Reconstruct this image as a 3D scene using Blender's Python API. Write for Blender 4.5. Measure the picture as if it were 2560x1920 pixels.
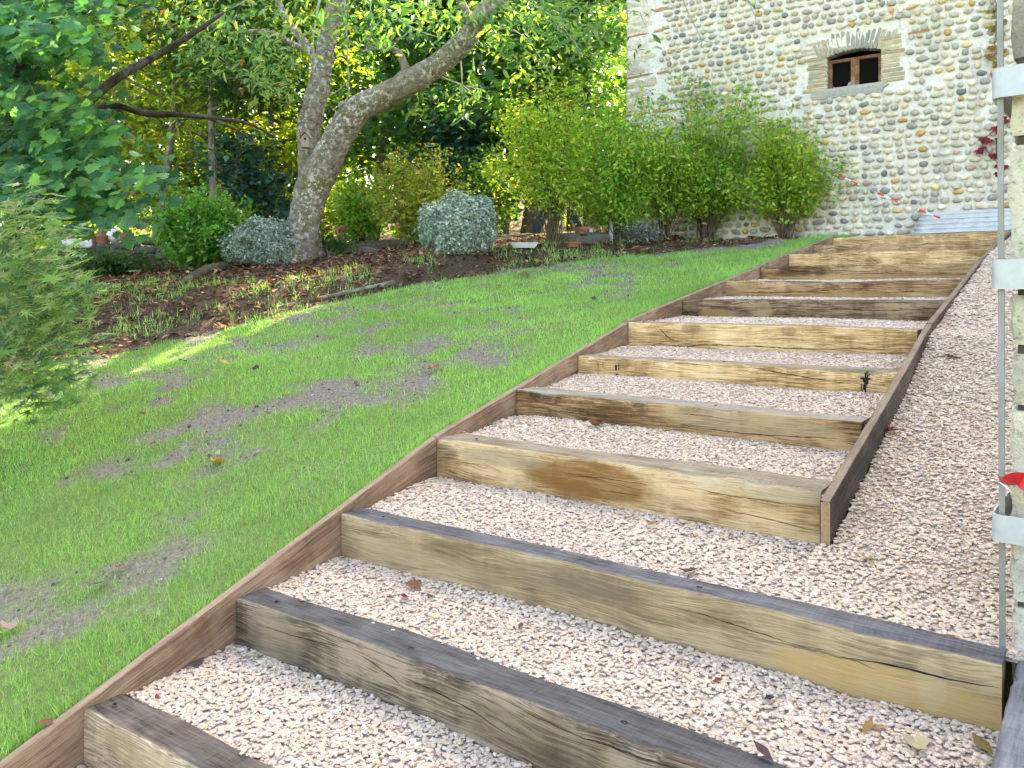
import bpy, math, random
import numpy as np
from mathutils import Vector, Matrix

for o in list(bpy.data.objects):
    bpy.data.objects.remove(o, do_unlink=True)
scene = bpy.context.scene
col = scene.collection
R = math.radians

# ------------------------------------------------------------------ camera, sky, sun, exposure
FPX, CXP, CYP, YAW = 2051.0, 1280.0, 723.0, R(35.75)      # focal length and principal point in photo pixels
CAM = np.array([2.91, -3.514, 0.845])
FW = np.array([-math.sin(YAW), math.cos(YAW), 0.0])
RT = np.array([math.cos(YAW), math.sin(YAW), 0.0])
UP = np.array([0, 0, 1.0])
cam_d = bpy.data.cameras.new('camera')
cam_d.sensor_width = 36.0
cam_d.lens = FPX / 2560 * 36
cam_d.shift_y = -(960 - CYP) / 2560
cam_d.clip_start = 0.05
cam_d.clip_end = 1000
cam = bpy.data.objects.new('camera', cam_d)
cam.location = CAM
cam.rotation_euler = (R(90), 0, YAW)
col.objects.link(cam)
scene.camera = cam

SUN_AZ = (-0.05, 0.9987)          # horizontal direction towards the sun: behind the stone building
SUN_EL = R(40)
world = bpy.data.worlds.new('World')
scene.world = world
world.use_nodes = True
wn = world.node_tree
bg = wn.nodes['Background']
sky = wn.nodes.new('ShaderNodeTexSky')
sky.sky_type = 'NISHITA'
sky.sun_disc = False
sky.sun_elevation = SUN_EL
sky.sun_rotation = math.atan2(SUN_AZ[0], SUN_AZ[1])
sky.dust_density = 3.0
sky.air_density = 1.0
sky.ozone_density = 1.0
wn.links.new(sky.outputs[0], bg.inputs[0])
bg.inputs[1].default_value = 0.15
sd = bpy.data.lights.new('sun', 'SUN')
sd.energy = 4.5
sd.angle = R(0.5)
sd.color = (1.0, 0.93, 0.82)
sun = bpy.data.objects.new('sun', sd)
sv = Vector((SUN_AZ[0] * math.cos(SUN_EL), SUN_AZ[1] * math.cos(SUN_EL), math.sin(SUN_EL)))
sun.rotation_euler = sv.to_track_quat('Z', 'Y').to_euler()
sun.location = (20, 30, 30)
col.objects.link(sun)
vs = scene.view_settings
vs.view_transform = 'Standard'
vs.look = 'None'
vs.gamma = 1
vs.use_curve_mapping = False
vs.exposure = 2.9
vs.use_white_balance = True
vs.white_balance_temperature = 8200
vs.white_balance_tint = 12
scene.cycles.use_adaptive_sampling = True
scene.cycles.adaptive_threshold = .03
scene.cycles.max_bounces = 5
scene.cycles.diffuse_bounces = 3
scene.cycles.transmission_bounces = 4
scene.cycles.transparent_max_bounces = 6

# ------------------------------------------------------------------ helpers
def ray(px, py):
    return FW + RT * (px - CXP) / FPX + UP * (CYP - py) / FPX
def P(px, py, t):
    return CAM + ray(px, py) * t
def ony(px, py, y):
    d = ray(px, py); return CAM + d * ((y - CAM[1]) / d[1])
def onx(px, py, x):
    d = ray(px, py); return CAM + d * ((x - CAM[0]) / d[0])
def march(px, py, f, t0=1.0, t1=60.0):
    d = ray(px, py); ts = np.arange(t0, t1, 0.01)
    Q = CAM[None] + d[None] * ts[:, None]
    hit = Q[:, 2] < f(Q[:, 0], Q[:, 1])
    return Q[np.argmax(hit)] if hit.any() else Q[-1]

def tag(o, label=None, cat=None, group=None, kind=None):
    if label: o['label'] = label
    if cat: o['category'] = cat
    if group: o['group'] = group
    if kind: o['kind'] = kind
    return o
def empty(name, loc, label=None, cat=None, group=None):
    o = bpy.data.objects.new(name, None)
    o.empty_display_size = 0.1
    o.location = loc
    col.objects.link(o)
    return tag(o, label, cat, group)

class MB:
    def __init__(s): s.V = []; s.F = []; s.C = []; s.W = []; s.n = 0
    def add(s, V, F, C=(1, 1, 1), W=0.0):
        V = np.asarray(V, float).reshape(-1, 3)
        C = np.asarray(C, float)
        if C.ndim == 1: C = np.broadcast_to(C, (len(V), 3))
        s.V.append(V); s.C.append(C)
        W = np.asarray(W, float)
        s.W.append(np.broadcast_to(W, (len(V),)))
        groups = F if isinstance(F, list) else [F]
        for g in groups:
            g = np.asarray(g, int)
            if g.ndim == 1: g = g[None]
            s.F.append(g + s.n)
        s.n += len(V)
        return s
    def mesh(s, name, smooth=False, org=None):
        V = np.concatenate(s.V); C = np.concatenate(s.C); W = np.concatenate(s.W)
        if org is not None: V = V - np.asarray(org, float)
        me = bpy.data.meshes.new(name)
        me.vertices.add(len(V)); me.vertices.foreach_set('co', V.astype(np.float32).ravel())
        loops = np.concatenate([f.ravel() for f in s.F])
        tot = np.concatenate([np.full(len(f), f.shape[1]) for f in s.F])
        st = np.concatenate([[0], np.cumsum(tot)[:-1]])
        me.loops.add(len(loops)); me.loops.foreach_set('vertex_index', loops.astype(np.int32))
        me.polygons.add(len(tot)); me.polygons.foreach_set('loop_start', st.astype(np.int32))
        me.polygons.foreach_set('use_smooth', np.full(len(tot), smooth, dtype=bool))
        me.update(calc_edges=True)
        a = me.attributes.new('Col', 'FLOAT_COLOR', 'POINT')
        a.data.foreach_set('color', np.c_[C, np.ones(len(C))].astype(np.float32).ravel())
        w = me.attributes.new('wear', 'FLOAT', 'POINT')
        w.data.foreach_set('value', W.astype(np.float32))
        return me
    def build(s, name, mat, parent=None, org=None, smooth=False, **kw):
        """org: world position that becomes the object's origin"""
        if org is None: org = np.zeros(3) if parent is None else np.array(parent_world(parent))
        me = s.mesh(name, smooth, org)
        if mat: me.materials.append(mat)
        o = bpy.data.objects.new(name, me)
        col.objects.link(o)
        if parent is not None:
            o.parent = parent
            o.location = Vector(org) - Vector(parent_world(parent))
        else:
            o.location = org
        return tag(o, **kw)
def parent_world(p):
    v = Vector(p.location); q = p.parent
    while q is not None: v = v + Vector(q.location); q = q.parent
    return v

def box(c, s, rot=None):
    c = np.asarray(c, float); h = np.asarray(s, float) / 2
    V = np.array([[x, y, z] for x in (-1, 1) for y in (-1, 1) for z in (-1, 1)]) * h
    if rot is not None: V = V @ np.asarray(rot).T
    F = np.array([[0, 1, 3, 2], [4, 6, 7, 5], [0, 4, 5, 1], [2, 3, 7, 6], [0, 2, 6, 4], [1, 5, 7, 3]])
    return V + c, F
def frame_from(d, up=(0, 0, 1)):
    d = np.asarray(d, float); d = d / np.linalg.norm(d)
    u = np.asarray(up, float)
    if abs(d @ u) > .98: u = np.array([1.0, 0, 0])
    s = np.cross(d, u); s /= np.linalg.norm(s)
    return d, s, np.cross(s, d)
def beam(a, b, w, h, up=(0, 0, 1)):
    a = np.asarray(a, float); b = np.asarray(b, float)
    d, s, u = frame_from(b - a, up)
    V = np.array([p + s * i * w / 2 + u * j * h / 2 for p in (a, b) for i in (-1, 1) for j in (-1, 1)])
    F = np.array([[0, 1, 3, 2], [4, 6, 7, 5], [0, 4, 5, 1], [2, 3, 7, 6], [0, 2, 6, 4], [1, 5, 7, 3]])
    return V, F
def tube(path, rad, k=8, rng=None, rough=0.0):
    path = np.asarray(path, float); n = len(path)
    rad = np.broadcast_to(np.asarray(rad, float), (n,))
    tan = np.gradient(path, axis=0); tan /= np.linalg.norm(tan, axis=1)[:, None] + 1e-12
    u = np.array([0, 0, 1.0]) if abs(tan[0][2]) < .9 else np.array([1.0, 0, 0])
    V = []
    for i in range(n):
        u = u - tan[i] * (u @ tan[i]); u /= np.linalg.norm(u) + 1e-12
        w = np.cross(tan[i], u)
        a = np.arange(k) / k * 2 * np.pi
        r = rad[i] * (1 + (rng.normal(0, rough, k) if rng is not None and rough else 0))
        V.append(path[i] + (np.cos(a) * r)[:, None] * u + (np.sin(a) * r)[:, None] * w)
    V = np.concatenate(V)
    i = np.arange(n - 1)[:, None] * k; j = np.arange(k)[None]; j2 = (j + 1) % k
    F = np.stack([i + j, i + j2, i + k + j2, i + k + j], -1).reshape(-1, 4)
    return V, [F, np.arange(k)[::-1][None], (np.arange(k) + (n - 1) * k)[None]]
def smooth_path(pts, n):
    pts = np.asarray(pts, float)
    s = np.r_[0, np.cumsum(np.linalg.norm(np.diff(pts, axis=0), axis=1))]
    m = np.gradient(pts, s, axis=0) if len(pts) > 2 else np.repeat((pts[1:] - pts[:-1]) / s[-1], 2, 0)
    q = np.linspace(0, s[-1], n); out = []
    for v in q:
        i = min(max(np.searchsorted(s, v) - 1, 0), len(s) - 2)
        h = s[i + 1] - s[i]; t = (v - s[i]) / h
        out.append((2*t**3-3*t**2+1)*pts[i] + (t**3-2*t**2+t)*h*m[i] + (-2*t**3+3*t**2)*pts[i+1] + (t**3-t**2)*h*m[i+1])
    return np.array(out)
# cheap value noise on arrays
def vnoise(x, y, seed=0, scale=1.0, z=None):
    rs = np.random.RandomState(seed); tab = rs.rand(64, 64)
    x = np.asarray(x, float) * scale; y = np.asarray(y, float) * scale
    xi = np.floor(x).astype(int); yi = np.floor(y).astype(int)
    fx = x - xi; fy = y - yi
    fx = fx*fx*(3-2*fx); fy = fy*fy*(3-2*fy)
    a = tab[xi % 64, yi % 64]; b = tab[(xi+1) % 64, yi % 64]; c = tab[xi % 64, (yi+1) % 64]; d = tab[(xi+1) % 64, (yi+1) % 64]
    return (a*(1-fx)+b*fx)*(1-fy) + (c*(1-fx)+d*fx)*fy
def fbm(x, y, seed=0, scale=1.0, o=4):
    r = 0; a = .5
    for i in range(o):
        r = r + a * vnoise(x, y, seed + i, scale); a *= .5; scale *= 2.03
    return r / (1 - .5**o)
def sstep(a, b, x):
    t = np.clip((np.asarray(x, float) - a) / (b - a), 0, 1); return t*t*(3-2*t)

# ------------------------------------------------------------------ materials
def newmat(name):
    m = bpy.data.materials.new(name); m.use_nodes = True
    nt = m.node_tree
    return m, nt, nt.nodes['Principled BSDF'], nt.nodes['Material Output']
class NT:
    """tiny wrapper to write node trees quickly"""
    def __init__(s, nt): s.nt = nt
    def n(s, t, **kw):
        nd = s.nt.nodes.new(t)
        for k, v in kw.items(): setattr(nd, k, v)
        return nd
    def link(s, a, b): s.nt.links.new(a, b)
    def put(s, sock, v):
        if hasattr(v, 'is_linked') or hasattr(v, 'links'): s.link(v, sock)
        else: sock.default_value = v
    def math(s, op, a, b=0.0, c=None, clamp=False):
        nd = s.n('ShaderNodeMath', operation=op, use_clamp=clamp)
        s.put(nd.inputs[0], a); s.put(nd.inputs[1], b)
        if c is not None: s.put(nd.inputs[2], c)
        return nd.outputs[0]
    def mix(s, f, a, b, blend='MIX'):
        nd = s.n('ShaderNodeMix', data_type='RGBA', blend_type=blend)
        s.put(nd.inputs[0], f)
        s.put(nd.inputs[6], a if not isinstance(a, tuple) else (*a[:3], 1)); s.put(nd.inputs[7], b if not isinstance(b, tuple) else (*b[:3], 1))
        return nd.outputs[2]
    def noise(s, vec, scale=5, detail=4, rough=.55, dist=0.0):
        nd = s.n('ShaderNodeTexNoise'); s.link(vec, nd.inputs['Vector'])
        nd.inputs['Scale'].default_value = scale; nd.inputs['Detail'].default_value = detail
        nd.inputs['Roughness'].default_value = rough; nd.inputs['Distortion'].default_value = dist
        return nd.outputs[0]
    def voro(s, vec, scale=5, feature='F1', out='Distance'):
        nd = s.n('ShaderNodeTexVoronoi', feature=feature); s.link(vec, nd.inputs['Vector']); nd.inputs['Scale'].default_value = scale
        return nd.outputs[out]
    def mapping(s, vec, loc=(0, 0, 0), scale=(1, 1, 1), rot=(0, 0, 0)):
        nd = s.n('ShaderNodeMapping'); s.link(vec, nd.inputs[0])
        nd.inputs[1].default_value = loc; nd.inputs[2].default_value = rot; nd.inputs[3].default_value = scale
        return nd.outputs[0]
    def ramp(s, f, stops):
        nd = s.n('ShaderNodeValToRGB'); s.link(f, nd.inputs[0]); cr = nd.color_ramp
        while len(cr.elements) < len(stops): cr.elements.new(.5)
        for e, (p, c) in zip(cr.elements, stops):
            e.position = p; e.color = (*c[:3], 1) if len(c) >= 3 else (c[0],) * 3 + (1,)
        return nd.outputs[0]
    def maprange(s, v, a, b, c=0.0, d=1.0, smooth=True):
        nd = s.n('ShaderNodeMapRange', interpolation_type='SMOOTHSTEP' if smooth else 'LINEAR')
        s.put(nd.inputs[0], v); nd.inputs[1].default_value = a; nd.inputs[2].default_value = b
        nd.inputs[3].default_value = c; nd.inputs[4].default_value = d
        return nd.outputs[0]
    def attr(s, name):
        return s.n('ShaderNodeAttribute', attribute_name=name)
    def obj(s): return s.n('ShaderNodeTexCoord').outputs['Object']
    def bump(s, h, strength=.5, dist=.01, normal=None):
        nd = s.n('ShaderNodeBump'); nd.inputs['Strength'].default_value = strength; nd.inputs['Distance'].default_value = dist
        s.link(h, nd.inputs['Height'])
        if normal is not None: s.link(normal, nd.inputs['Normal'])
        return nd.outputs[0]

def leaf_mat(name, trans=.4, tint=(1.25, 1.15, .55), rough=.5, spec=.35):
    m, nt, b, out = newmat(name); N = NT(nt)
    c = N.attr('Col').outputs['Color']
    b.inputs['Roughness'].default_value = rough
    b.inputs['Specular IOR Level'].default_value = spec
    N.link(c, b.inputs['Base Color'])
    tr = N.n('ShaderNodeBsdfTranslucent')
    N.link(N.mix(1.0, c, tint, 'MULTIPLY'), tr.inputs[0])
    mx = N.n('ShaderNodeMixShader'); mx.inputs[0].default_value = trans
    N.link(b.outputs[0], mx.inputs[1]); N.link(tr.outputs[0], mx.inputs[2]); N.link(mx.outputs[0], out.inputs[0])
    return m
def col_mat(name, rough=.85, vary=.15, scale=40, bump=.3, bdist=.004, spec=.3):
    """colour from the mesh's own colour attribute, with fine procedural variation"""
    m, nt, b, out = newmat(name); N = NT(nt)
    c = N.attr('Col').outputs['Color']; v = N.obj()
    n = N.noise(v, scale, 5, .6)
    N.link(N.mix(1.0, c, N.ramp(n, [(.25, (1-vary*2,)*3), (.75, (1+vary,)*3)]), 'MULTIPLY'), b.inputs['Base Color'])
    b.inputs['Roughness'].default_value = rough; b.inputs['Specular IOR Level'].default_value = spec
    N.link(N.bump(n, bump, bdist), b.inputs['Normal'])
    return m
def plain_mat(name, c, rough=.6, metal=0.0, var=.2, scale=12, bump=.15, c2=None, spec=.4, stretch=(1, 1, 1)):
    m, nt, b, out = newmat(name); N = NT(nt); v = N.mapping(N.obj(), scale=stretch)
    n = N.noise(v, scale, 6, .6)
    c2 = c2 or tuple(x * (1 - var * 1.6) for x in c)
    N.link(N.ramp(n, [(.3, c2), (.7, c)]), b.inputs['Base Color'])
    b.inputs['Roughness'].default_value = rough; b.inputs['Metallic'].default_value = metal
    b.inputs['Specular IOR Level'].default_value = spec
    N.link(N.bump(n, bump, .004), b.inputs['Normal'])
    return m
def stone_mat(name, joined=False):
    m, nt, b, out = newmat(name); N = NT(nt)
    if joined: c = N.attr('Col').outputs['Color']
    else: c = N.n('ShaderNodeObjectInfo').outputs['Color']
    g = N.n('ShaderNodeNewGeometry').outputs['Position']
    n1 = N.noise(g, 14, 5, .6); n2 = N.noise(g, 70, 3, .6)
    cc = N.mix(1.0, c, N.ramp(n1, [(.3, (.72, .72, .74)), (.7, (1.2, 1.17, 1.12))]), 'MULTIPLY')
    cc = N.mix(N.maprange(n2, .6, .75, 0, .45), cc, (.62, .58, .5))
    N.link(cc, b.inputs['Base Color']); b.inputs['Roughness'].default_value = .8; b.inputs['Specular IOR Level'].default_value = .25
    N.link(N.bump(n2, .25, .004), b.inputs['Normal'])
    return m
def bark_mat(name, c_lo, c_hi, moss=(.09, .10, .03), moss_amt=.4, lichen=(.5, .52, .48), lich_amt=.5, scale=9, stretch=(1, 1, .35), lscale=6.5):
    m, nt, b, out = newmat(name); N = NT(nt)
    v = N.obj(); vm = N.mapping(v, scale=stretch)
    n1 = N.noise(vm, scale, 8, .65, .6); n2 = N.noise(v, 2.2, 5, .6); n3 = N.noise(v, lscale, 6, .7)
    c = N.ramp(n1, [(.3, c_lo), (.62, c_hi)])
    c = N.mix(N.maprange(n2, .5, .66, 0, moss_amt), c, moss)
    c = N.mix(N.math('MULTIPLY', N.maprange(n3, .5, .6, 0, lich_amt), N.maprange(N.noise(v, 1.1, 3, .5), .36, .56)), c, lichen)
    N.link(c, b.inputs['Base Color']); b.inputs['Roughness'].default_value = .9
    b.inputs['Specular IOR Level'].default_value = .2
    N.link(N.bump(N.math('ADD', n1, N.math('MULTIPLY', n3, .5)), .9, .03), b.inputs['Normal'])
    return m
def wood_mat(name, dark, mid, light, top_dark, top_light, seed=0, grain=1.0, crack=1.0, patches=(), blot=1.0, stain=(.06, .035, .018), stain_amt=.5):
    """sawn oak: grain along X, blotches, drying cracks, weathered top (mesh attribute 'wear')"""
    m, nt, b, out = newmat(name); N = NT(nt)
    v0 = N.obj()
    v = N.mapping(v0, loc=(seed * 3.7, seed * 1.3, seed * 2.1))
    # wavy grain
    low = N.noise(N.mapping(v, scale=(1.1, 3, 3)), 1.6, 2, .5)
    sx = N.n('ShaderNodeSeparateXYZ'); N.link(v, sx.inputs[0])
    zz = N.math('ADD', sx.outputs[2], N.math('MULTIPLY', N.math('SUBTRACT', low, .5), .10 * grain))
    cb = N.n('ShaderNodeCombineXYZ'); N.link(sx.outputs[0], cb.inputs[0]); N.link(sx.outputs[1], cb.inputs[1]); N.link(zz, cb.inputs[2])
    gv = N.mapping(cb.outputs[0], scale=(2.2, 26, 26))
    g1 = N.noise(gv, 2.2, 8, .7)
    g2 = N.noise(N.mapping(cb.outputs[0], scale=(3, 90, 90)), 2.0, 3, .6)
    bl = N.noise(N.mapping(v, scale=(1.3, 3.2, 3.2)), 1.7, 4, .55)
    f = N.math('ADD', N.math('ADD', N.math('MULTIPLY', g1, .36), .05), N.math('MULTIPLY', N.math('ADD', bl, .02), .70 * blot + .05))
    g3 = N.noise(N.mapping(cb.outputs[0], scale=(2.5, 240, 240)), 1.3, 2, .5)
    drip = N.noise(N.mapping(v, scale=(16, 1.2, 1.2)), 1.0, 3, .6)
    f = N.math('ADD', f, N.math('ADD', N.math('MULTIPLY', N.math('SUBTRACT', g2, .5), .5), N.math('ADD', N.math('MULTIPLY', N.math('SUBTRACT', g3, .5), .34), N.math('MULTIPLY', N.math('SUBTRACT', drip, .5), .14))))
    lo, hi = .25 + .21 * blot, .43 + .30 * blot
    c = N.ramp(f, [(lo, dark), ((lo + hi) / 2, mid), (hi, light)])
    # dark water stains with a shape of their own
    st = N.noise(N.mapping(v, scale=(.9, 2.4, 2.4)), 2.3, 5, .6)
    c = N.mix(N.maprange(st, .56, .74, 0, stain_amt), c, stain)
    vs_ = N.n('ShaderNodeSeparateXYZ'); N.link(v0, vs_.inputs[0])
    edge = N.noise(v, 7, 4, .6)
    for (px_, pz_, rx, rz, pc, amt) in patches:
        ax = N.math('POWER', N.math('ABSOLUTE', N.math('DIVIDE', N.math('SUBTRACT', vs_.outputs[0], px_), rx)), 2.0)
        az = N.math('POWER', N.math('ABSOLUTE', N.math('DIVIDE', N.math('SUBTRACT', vs_.outputs[2], pz_), rz)), 2.0)
        d = N.math('ADD', N.math('ADD', ax, az), N.math('MULTIPLY', N.math('SUBTRACT', edge, .5), 1.1))
        k = N.maprange(d, .45, 1.15, amt, 0)
        k = N.math('MULTIPLY', k, N.maprange(g1, .3, .7, 1.0, .6))
        c = N.mix(k, c, pc)
    # weathered top
    w = N.attr('wear').outputs['Fac']
    tg = N.noise(N.mapping(v, scale=(3, 40, 12)), 2.0, 5, .65)
    tb = N.noise(N.mapping(v, scale=(2, 5, 5)), 2.0, 4, .6)
    saw = N.noise(N.mapping(v, scale=(70, 3, 3)), 1.5, 2, .5)
    tf = N.math('ADD', N.math('MULTIPLY', tg, .5), N.math('ADD', N.math('MULTIPLY', tb, .42), N.math('MULTIPLY', saw, .12)))
    tc = N.ramp(tf, [(.38, top_dark), (.66, top_light)])
    c = N.mix(N.maprange(N.math('ADD', w, N.math('MULTIPLY', N.math('SUBTRACT', tb, .5), .5)), .3, .7), c, tc)
    # drying cracks: long, nearly straight splits along the grain
    wob = N.noise(N.mapping(v, loc=(5.3, 0, 1.7), scale=(1.6, 1, 1)), 2.0, 5, .62)
    ph = N.math('ADD', N.math('MULTIPLY', zz, 17.0), N.math('MULTIPLY', wob, .9))
    ph = N.math('ADD', ph, N.math('MULTIPLY', sx.outputs[0], .12))
    cd = N.math('ABSOLUTE', N.math('SUBTRACT', N.math('FRACT', ph), .5))
    cell = N.n('ShaderNodeTexNoise'); cell.inputs['Scale'].default_value = 1.0; cell.inputs['Detail'].default_value = 3
    cc_ = N.n('ShaderNodeCombineXYZ'); N.link(N.math('MULTIPLY', sx.outputs[0], 1.7), cc_.inputs[0]); N.link(N.math('MULTIPLY', N.math('FLOOR', ph), 7.31), cc_.inputs[2]); N.link(cc_.outputs[0], cell.inputs['Vector'])
    seg = cell.outputs[0]
    wid = N.maprange(seg, .53, .75, .0, .06)
    ck = N.math('LESS_THAN', cd, wid)
    ck = N.math('MULTIPLY', ck, crack, clamp=True)
    c = N.mix(ck, c, (.014, .010, .007))
    N.link(c, b.inputs['Base Color']); b.inputs['Roughness'].default_value = .82; b.inputs['Specular IOR Level'].default_value = .25
    h = N.math('SUBTRACT', N.math('ADD', g1, N.math('MULTIPLY', g2, .6)), N.math('MULTIPLY', ck, 2.5))
    N.link(N.bump(h, .55, .006), b.inputs['Normal'])
    return m

# ------------------------------------------------------------------ terrain
NOSE = [(-2.049, -.628), (-1.426, -.431), (-.843, -.209), (-.162, .045), (.570, .226), (1.311, .393), (2.035, .597),
        (3.025, .763), (4.016, .925), (4.983, 1.084), (5.956, 1.248), (6.916, 1.390), (7.845, 1.537)]
TY = [-80, -9, -4.2] + [a for a, b in NOSE] + [9.4, 14, 25, 50, 120]
TZ = [-6, -2.1, -1.30] + [b - .02 for a, b in NOSE] + [1.62, 1.85, 2.7, 6.5, 20]
def base_z(y): return np.interp(y, TY, TZ)
# edge of the mulch bed, read on the lawn from right to left
_edge = [march(px, py, lambda x, y: base_z(y), 2) for px, py in
         [(1990, 603), (1700, 628), (1500, 648), (1250, 668), (1100, 705), (950, 735), (800, 772), (650, 802), (500, 842), (350, 880), (240, 905)]]
EX = np.array([-60, -14, -9] + sorted([p[0] for p in _edge]) + [-.2, 3]); 
_s = sorted([(p[0], p[1]) for p in _edge])
EY = np.array([-6, -2.2, -.9] + [p[1] for p in _s] + [9.6, 9.9])
EX = np.array([-60, -14, -9] + [p[0] for p in _s] + [-.2, 3])
def edge_d(x, y):
    return (np.asarray(y) - np.interp(x, EX, EY)) * .78
def ground_z(x, y):
    x = np.asarray(x, float); y = np.asarray(y, float)
    d = edge_d(x, y)
    bank = .26 * sstep(0, 1.6, d) * sstep(-1.8, -4.5, x) * (1 - .8 * sstep(9, 14, d))
    z = base_z(y) + bank + (fbm(x, y, 11, .9, 3) - .5) * .09 + (fbm(x, y, 5, 4.0, 2) - .5) * .035
    near = sstep(-.5, -.05, x)
    z = z * (1 - near) + base_z(y) * near
    inside = (x > -.03) & (x < 3.6) & (y < 8.0)
    z = z - .5 * inside
    far = sstep(25, 70, np.hypot(x, y)); z = z + far * 2.0
    return z
def axis(lo, hi, fine_lo, fine_hi, step, grow=1.25):
    a = list(np.arange(fine_lo, fine_hi + 1e-6, step)); s = step
    while a[-1] < hi: s *= grow; a.append(a[-1] + s)
    s = step; f = []
    p = fine_lo
    while p > lo: s *= grow; p -= s; f.append(p)
    return np.array(f[::-1] + a)
gx = axis(-130, 130, -13, 4, .1); gx = np.unique(np.r_[gx, -.034, -.026, 2.05])
gy = axis(-80, 130, -3.2, 13, .1)
GX, GY = np.meshgrid(gx, gy, indexing='ij')
GZ = ground_z(GX, GY)
def lawn_mask(x, y):
    """1 where the young grass has come up, 0 on bare soil"""
    x = np.asarray(x, float); y = np.asarray(y, float)
    m = .80 + (fbm(x * .8 + y * .3, y * 1.2, 3, 1.3, 4) - .5) * 1.5 + (fbm(x, y, 8, 5.5, 4) - .5) * 1.9
    for (cx, cy, rx, ry, ang, amt) in SOIL:
        c, s = math.cos(ang), math.sin(ang)
        u = ((x - cx) * c + (y - cy) * s) / rx; v = (-(x - cx) * s + (y - cy) * c) / ry
        m = m - .54 * amt * np.exp(-(u*u + v*v)) * (.6 + .8 * fbm(x, y, 9, 3.0, 3))
    m = m + .7 * np.exp(-((x + .25) / .28) ** 2)
    m = m - 1.5 * sstep(-.25, .25, edge_d(x, y) + (fbm(x, y, 21, 2.2, 3) - .5) * .7)
    return np.clip(m, 0.04, 1)
def gpt(px, py): return march(px, py, lambda x, y: base_z(y), 2)
_a, _b = gpt(450, 1115), gpt(1040, 965)
_c, _d, _e, _f = gpt(640, 1050), gpt(870, 990), gpt(300, 1480), gpt(1350, 690)
_g, _h = gpt(600, 1340), gpt(700, 880)
SOIL = [(_c[0], _c[1], 1.2, .42, math.atan2(_b[1]-_a[1], _b[0]-_a[0]), .95), (_d[0], _d[1], .9, .32, math.atan2(_b[1]-_a[1], _b[0]-_a[0]), .95),
        (_e[0], _e[1], .7, .5, .4, .45), (_f[0], _f[1], .8, .5, .3, .6), (_g[0], _g[1], .5, .3, .5, .4), (_h[0], _h[1], .8, .4, .6, .4)]
LM = lawn_mask(GX, GY)
ED = edge_d(GX, GY) + (fbm(GX, GY, 31, 1.7, 3) - .5) * .8
MU = sstep(-.1, .35, ED)
m_ground, nt, b, out = newmat('ground_soil'); N = NT(nt)
v = N.obj(); at = N.attr('Col'); sp = N.n('ShaderNodeSeparateColor'); N.link(at.outputs['Color'], sp.inputs[0])
n1 = N.noise(v, 3.0, 6, .6); n2 = N.noise(v, 42, 5, .7); n3 = N.voro(v, 75)
soil = N.ramp(n2, [(.3, (.10, .086, .07)), (.55, (.215, .187, .155)), (.75, (.36, .325, .28))])
soil = N.mix(N.maprange(n3, .12, .3, .45, 0), soil, (.33, .29, .24))
moss = N.ramp(n2, [(.3, (.075, .13, .03)), (.7, (.19, .32, .075))])
c = N.mix(N.math('MULTIPLY', N.maprange(N.math('ADD', sp.outputs[1], N.math('MULTIPLY', N.math('SUBTRACT', n1, .5), .9)), .2, .9), .8), soil, moss)
mul = N.ramp(n2, [(.3, (.028, .021, .016)), (.55, (.10, .072, .05)), (.78, (.22, .165, .115))])
c = N.mix(N.maprange(N.math('ADD', sp.outputs[0], N.math('MULTIPLY', N.math('SUBTRACT', n2, .5), .5)), .35, .65), c, mul)
N.link(c, b.inputs['Base Color']); b.inputs['Roughness'].default_value = .95; b.inputs['Specular IOR Level'].default_value = .1
N.link(N.bump(N.math('ADD', n2, N.math('MULTIPLY', n1, .6)), .9, .02), b.inputs['Normal'])
mb = MB()
nx, ny = len(gx), len(gy)
ii = (np.arange(nx - 1)[:, None] * ny + np.arange(ny - 1)[None]).ravel()
mb.add(np.stack([GX, GY, GZ], -1).reshape(-1, 3), np.stack([ii, ii + ny, ii + ny + 1, ii + 1], -1), np.stack([MU, LM, LM * 0], -1).reshape(-1, 3))
mb.build('ground', m_ground, smooth=True, kind='structure')

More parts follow.
